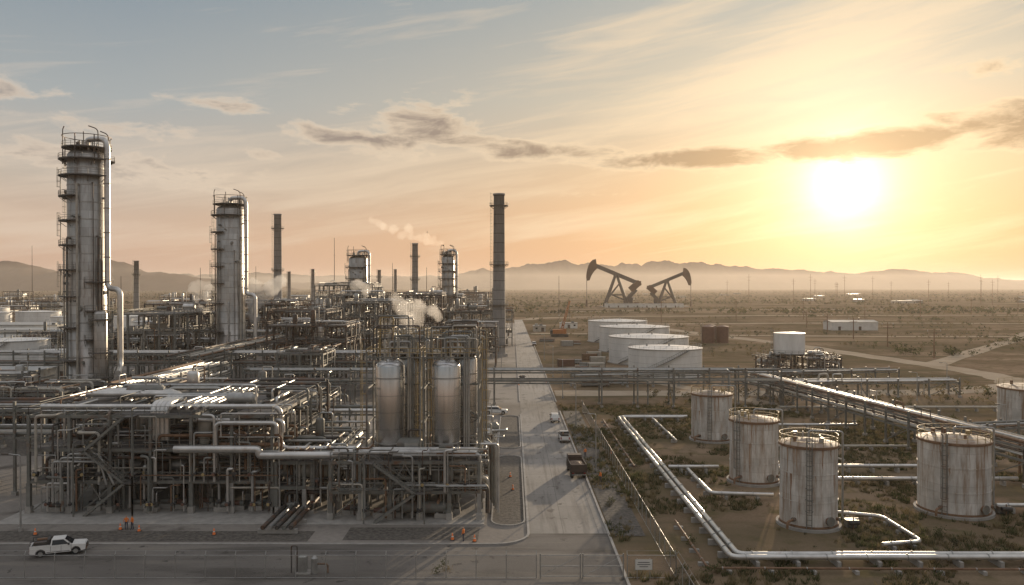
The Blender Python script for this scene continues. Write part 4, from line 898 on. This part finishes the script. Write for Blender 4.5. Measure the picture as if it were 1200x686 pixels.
def scat(n,x0,x1,y0,y1,s0,s1,cl=.06):
    for _ in range(n):
        x=R.uniform(x0,x1);y=R.uniform(y0,y1)
        if noise.noise(Vector((x*cl,y*cl,2.2)))<-.05 or not clear(x,y): continue
        near.append((x,y,R.uniform(s0,s1),R.choice([0,0,1,2])))
scat(60,12.3,16.3,96,190,.3,.7); scat(100,17.5,23,100,186,.3,1.0); scat(200,25.5,75,87,196,.25,.9); scat(80,18,36,150,186,.4,1.2); scat(100,17.5,100,60,84,.2,.7); scat(120,86,150,90,210,.3,1.0); scat(30,40,56,86,98,.3,.9);scat(40,40,60,130,160,.4,1.3)
for (x,y) in gp(515,672),gp(785,655),gp(808,640),gp(835,674),gp(795,672): near.append((x,y,.9,0)); near.append((x+.6,y+.4,.6,1))
bushes('scrub_bushes',near,130,.11)
gr=[]
for _ in range(13000):
    x=R.uniform(12,100);y=R.uniform(78,200)
    if noise.noise(Vector((x*.09,y*.09,5.2)))<.03 or not clear(x,y): continue
    gr.append((x,y,R.uniform(.5,1.3)))
grass('dry_grass',gr)
mid=[]
for _ in range(5200):
    D=200*math.exp(R.uniform(0,1.75)); x=R.uniform(14,D*.75)
    if noise.noise(Vector((x*.012,D*.012,7)))<-.04: continue
    if (30<x<78 and 225<D<450) or (x>138 and x<167 and D<430) or (x<36 and D<530): continue
    mid.append((x,D,R.uniform(.3,1.1)*(1+D/1300),R.choice([0,1,1,2,1])))
for (u,v,n) in ((1105,415,24),(1085,375,14),(940,372,12),(1065,405,8),(1175,400,10)):
    cx,cy=gp(u,v)
    for _ in range(n): mid.append((cx+R.gauss(0,9),cy+R.gauss(0,7),R.uniform(1.2,2.8),R.choice([0,2,0])))
bushes('desert_scrub',mid,28,.22)
far=[]
for _ in range(11000):
    D=850*math.exp(R.uniform(0,1.75)); x=R.uniform(-D*.75,D*.75)
    if noise.noise(Vector((x*.003,D*.003,7)))<-.15: continue
    far.append((x,D,R.uniform(1.2,3.4),R.choice([0,2,1])))
bushes('distant_trees',far,9,.5)

# ---------------------------------------------------------------- steam (closed noisy shells filled with thin scattering vapour)
def steam(name,pts,dens,col,seed,vox=.4):
    import bmesh
    bm=bmesh.new(); rng=random.Random(seed)
    for (x,y,z,r) in pts:
        for k in range(4):
            q=r*rng.uniform(.45,.85); mt=Matrix.Translation((x+rng.uniform(-1,1)*r*.6,y+rng.uniform(-1,1)*r*.5,z+rng.uniform(-1,1)*r*.5))
            bmesh.ops.create_icosphere(bm,subdivisions=3,radius=q,matrix=mt)
    me=bpy.data.meshes.new(name); bm.to_mesh(me); bm.free(); o=bpy.data.objects.new(name,me); sc.collection.objects.link(o)
    md=o.modifiers.new('r','REMESH'); md.mode='VOXEL'; md.voxel_size=vox
    dg=bpy.context.evaluated_depsgraph_get(); ev=bpy.data.meshes.new_from_object(o.evaluated_get(dg)); bpy.data.objects.remove(o)
    for v in ev.vertices:
        n=noise.fractal(v.co*.45/vox*.35+Vector((seed,0,0)),.9,2.1,4); v.co+=v.normal*n*vox*2.2
    m=bpy.data.materials.new('steam_vapour'); m.use_nodes=True; N=m.node_tree.nodes; N.remove(N['Principled BSDF'])
    a=N.new('ShaderNodeVolumeScatter'); a.inputs['Color'].default_value=col; a.inputs['Density'].default_value=dens; a.inputs['Anisotropy'].default_value=.6
    m.node_tree.links.new(a.outputs[0],N['Material Output'].inputs['Volume']); ev.materials.append(m)
    for p in ev.polygons: p.use_smooth=True
    c=Vector(pts[0][:3])
    for v in ev.vertices: v.co-=c
    o=bpy.data.objects.new(name,ev); o.location=c; sc.collection.objects.link(o)
steam('steam_plume',[(-36,430,50.5,1.1),(-39,430,52.5,2.0),(-43,430,54.3,2.6),(-48,430,55.5,3.2),(-53,430,57,3.0),(-58,430,58.8,3.6),(-64,430,60,3.2),(-70,430,63,3.0),(-75,430,65,2.2)],.06,(.9,.76,.66,1),3,.45)
steam('steam_plume',[(-94.5,290,19,2.2),(-93,290,23,3.2),(-91.5,290,27,4.0),(-87.5,290,29,3.8),(-95,290,30,3.2),(-85,290,31,2.6)],.15,(1,.98,.96,1),5,.5)
steam('steam_plume',[(-17.5,138,22.5,1.0),(-17.2,138,24.3,1.7),(-16.0,138,26,2.0),(-18.9,138,26.4,1.8),(-13.8,138,25.2,1.5),(-20,138,27.5,1.2)],.17,(1,.97,.94,1),7,.28)
steam('steam_plume',[(-116,296,22,2.0),(-115.5,296,26,2.8),(-118,296,29.5,2.8),(-113,296,30,2.2)],.12,(1,.98,.96,1),11,.5)
steam('steam_plume',[(-55,300,25,1.6),(-56,300,28,2.4),(-59,300,30.5,2.4)],.12,(1,.97,.94,1),13,.45)

# ---------------------------------------------------------------- haze (real scattering layer)
m=bpy.data.materials.new('haze_volume'); m.use_nodes=True; N=m.node_tree.nodes; N.remove(N['Principled BSDF'])
vs=N.new('ShaderNodeVolumeScatter'); vs.inputs['Color'].default_value=(1,.88,.76,1); vs.inputs['Density'].default_value=.00007; vs.inputs['Anisotropy'].default_value=.4
m.node_tree.links.new(vs.outputs[0],N['Material Output'].inputs['Volume'])
mb=MB(); mb.box(-9000,9000,-300,14000,-3,140,m); mb.finish('haze')

# ---------------------------------------------------------------- sun + sky
SAZ=math.radians(22.7); SEL=math.radians(8.0)
sd=bpy.data.lights.new('sun','SUN'); sd.energy=5.0; sd.angle=math.radians(.5); sd.color=(1,.78,.54)
so=bpy.data.objects.new('sun',sd); sc.collection.objects.link(so)
dirv=Vector((math.sin(SAZ)*math.cos(SEL),math.cos(SAZ)*math.cos(SEL),math.sin(SEL)))
so.rotation_euler=dirv.to_track_quat('Z','Y').to_euler()
w=bpy.data.worlds.new('World'); sc.world=w; w.use_nodes=True; nt=w.node_tree;N=nt.nodes;L=nt.links; bg_=N['Background']; bg_.inputs['Strength'].default_value=.1
sky=N.new('ShaderNodeTexSky'); sky.sky_type='NISHITA'; sky.sun_disc=False; sky.sun_elevation=SEL; sky.sun_rotation=SAZ; sky.air_density=1.2; sky.dust_density=2.5
def A(op,a,b=None,c=None,clamp=False):
    x=N.new('ShaderNodeMath'); x.operation=op; x.use_clamp=clamp
    for i,q in enumerate((a,b,c)):
        if q is None: continue
        if isinstance(q,(int,float)): x.inputs[i].default_value=q
        else: L.new(q,x.inputs[i])
    return x.outputs[0]
def MX(f,a,b,mode='MIX'):
    x=N.new('ShaderNodeMix'); x.data_type='RGBA'; x.blend_type=mode; x.clamp_result=False
    if isinstance(f,float): x.inputs[0].default_value=f
    else: L.new(f,x.inputs[0])
    for i,q in ((6,a),(7,b)):
        if isinstance(q,tuple): x.inputs[i].default_value=q
        else: L.new(q,x.inputs[i])
    return x.outputs[2]
tc=N.new('ShaderNodeTexCoord'); nrm=N.new('ShaderNodeVectorMath'); nrm.operation='NORMALIZE'; L.new(tc.outputs['Generated'],nrm.inputs[0])
sp=N.new('ShaderNodeSeparateXYZ'); L.new(nrm.outputs[0],sp.inputs[0])
el=A('MULTIPLY',A('ARCSINE',sp.outputs[2]),180/pi); az=A('MULTIPLY',A('ARCTAN2',sp.outputs[0],sp.outputs[1]),180/pi)
eln=A('DIVIDE',el,90.0,clamp=True)
def ramp(f,stops):
    r=N.new('ShaderNodeValToRGB'); cr=r.color_ramp
    while len(cr.elements)<len(stops): cr.elements.new(.5)
    for e,(p,c) in zip(cr.elements,stops): e.position=p/90.0; e.color=c
    L.new(f,r.inputs[0]); return r.outputs[0]
HI=S(184,181,181,1.5); ZN=S(170,173,183,1.5)  # upper sky, out of view, brightened as added fill light for shaded sides
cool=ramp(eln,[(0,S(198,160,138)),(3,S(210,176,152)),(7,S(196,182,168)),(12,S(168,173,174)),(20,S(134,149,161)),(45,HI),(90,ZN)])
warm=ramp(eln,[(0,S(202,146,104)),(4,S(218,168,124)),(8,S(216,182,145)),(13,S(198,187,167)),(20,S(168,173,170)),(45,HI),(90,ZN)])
vt=N.new('ShaderNodeVectorMath'); vt.operation='DOT_PRODUCT'; L.new(nrm.outputs[0],vt.inputs[0])
GE=math.radians(6.6); vt.inputs[1].default_value=(math.sin(SAZ)*math.cos(GE),math.cos(SAZ)*math.cos(GE),math.sin(GE))
ang=A('MULTIPLY',A('ARCCOSINE',A('MINIMUM',vt.outputs['Value'],.99999)),180/pi)
wf=A('SUBTRACT',1.0,A('DIVIDE',ang,48.0),clamp=True); wf=A('SMOOTH_MIN',A('MULTIPLY',wf,1.25),1.0,.1)
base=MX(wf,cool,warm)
def cn(sa,se,seed,scale=1.0,det=8,rough=.55,slope=0.0,dist=.3):
    cb=N.new('ShaderNodeCombineXYZ'); L.new(A('MULTIPLY',az,sa),cb.inputs[0]); e2=el if slope==0 else A('SUBTRACT',el,A('MULTIPLY',az,slope)); L.new(A('MULTIPLY',e2,se),cb.inputs[1]); cb.inputs[2].default_value=seed
    n=N.new('ShaderNodeTexNoise'); n.inputs['Scale'].default_value=scale; n.inputs['Detail'].default_value=det; n.inputs['Roughness'].default_value=rough; n.inputs['Distortion'].default_value=dist; L.new(cb.outputs[0],n.inputs['Vector']); return n.outputs['Fac']
def gs(a0,sa,e0,se,slope=0.0,amp=1.0):
    da=A('SUBTRACT',az,a0); p=A('POWER',A('ABSOLUTE',A('DIVIDE',da,sa)),2.0); de=A('SUBTRACT',A('SUBTRACT',el,e0),A('MULTIPLY',da,slope)); q=A('POWER',A('ABSOLUTE',A('DIVIDE',de,se)),2.0)
    return A('MULTIPLY',A('EXPONENT',A('MULTIPLY',A('ADD',p,q),-1.0)),amp)
def mxs(l):
    o=l[0]
    for q in l[1:]: o=A('MAXIMUM',o,q)
    return o
thick=mxs([gs(-6.5,5.0,11.6,1.7,-.05,1.75),gs(-11,8,10.2,1.0,-.12,1.75),gs(1,10,9.7,.95,-.09,1.8),gs(13,9,8.8,.85,.0,2.2),gs(24,10,9.2,1.1,.03,2.4),gs(33,7,9.7,1.6,.03,2.3),gs(-20.0,4.5,11.9,.75,-.05,1.4),gs(-17.2,2.4,9.0,.55,0,1.3),gs(-33,4,11.5,1.6,.1,1.4),gs(-26,11,7.6,1.4,-.1,1.3),gs(-27,7,10.0,.9,.05,1.1),gs(32,4,13.2,.6,0,1.1),gs(4,5,6.6,.4,0,.7),gs(50,12,14,3),gs(-70,20,20,5),gs(110,30,25,8),gs(180,40,20,6)])
n1=cn(.24,.7,3.1,1.0,8,.64)
dn=A('ADD',n1,A('MULTIPLY',A('SUBTRACT',thick,.25),.26))
d1=A('MULTIPLY',A('SUBTRACT',dn,.63),6.5,clamp=True)
thin=mxs([gs(22,18,15.5,3.0,.32,1.3),gs(8,12,11.5,1.8,.25,1.0),gs(-20,20,7.5,2.4,0,1.1),gs(5,26,4.2,1.2,0,.8),gs(30,10,3,1.2,0,.6),gs(-30,14,3.6,1.2,0,1.0),gs(-10,8,9,1.5,0,.8),gs(10,10,17.5,1.8,.3,1.0)])
n2=cn(.05,.5,8.2,1.6,8,.62,.16,.6)
d2=A('MULTIPLY',A('SUBTRACT',A('ADD',n2,A('MULTIPLY',thin,.3)),.56),3.2,clamp=True)
lit=MX(wf,S(226,207,187),S(240,214,178)); drk=MX(wf,S(150,140,136),S(138,114,98))
thk=A('MULTIPLY',A('SUBTRACT',dn,.71),4.2,clamp=True)
c1=MX(thk,lit,drk)
sun_g=A('ADD',A('ADD',A('MULTIPLY',A('EXPONENT',A('MULTIPLY',A('POWER',A('DIVIDE',ang,2.1),2.0),-1.0)),1.0),A('MULTIPLY',A('EXPONENT',A('DIVIDE',ang,-3.4)),.95)),A('MULTIPLY',A('EXPONENT',A('DIVIDE',ang,-10.0)),.2))
glow=N.new('ShaderNodeVectorMath'); glow.operation='SCALE'; glow.inputs[0].default_value=(1,.85,.62); L.new(sun_g,glow.inputs['Scale'])
col=MX(A('MULTIPLY',d2,.6),base,lit)
col=MX(1.0,col,glow.outputs[0],'ADD')
glow2=N.new('ShaderNodeVectorMath'); glow2.operation='SCALE'; glow2.inputs[0].default_value=(1,.74,.45); L.new(A('MULTIPLY',sun_g,.3),glow2.inputs['Scale'])
cc=MX(1.0,c1,glow2.outputs[0],'ADD')
col=MX(A('MULTIPLY',d1,.9),col,cc)
sc10=N.new('ShaderNodeVectorMath'); sc10.operation='SCALE'; L.new(col,sc10.inputs[0]); sc10.inputs['Scale'].default_value=10.0
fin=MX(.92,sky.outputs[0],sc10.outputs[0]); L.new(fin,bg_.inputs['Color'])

# ---------------------------------------------------------------- camera
cd=bpy.data.cameras.new('camera'); cd.lens=28.0; cd.sensor_width=36; cd.clip_end=60000; cd.clip_start=.5
co=bpy.data.objects.new('camera',cd); sc.collection.objects.link(co); co.location=(0,0,CAMH); co.rotation_euler=(math.radians(90-.49),0,0); sc.camera=co
sc.view_settings.view_transform='Standard'; sc.view_settings.look='None'; sc.view_settings.exposure=0
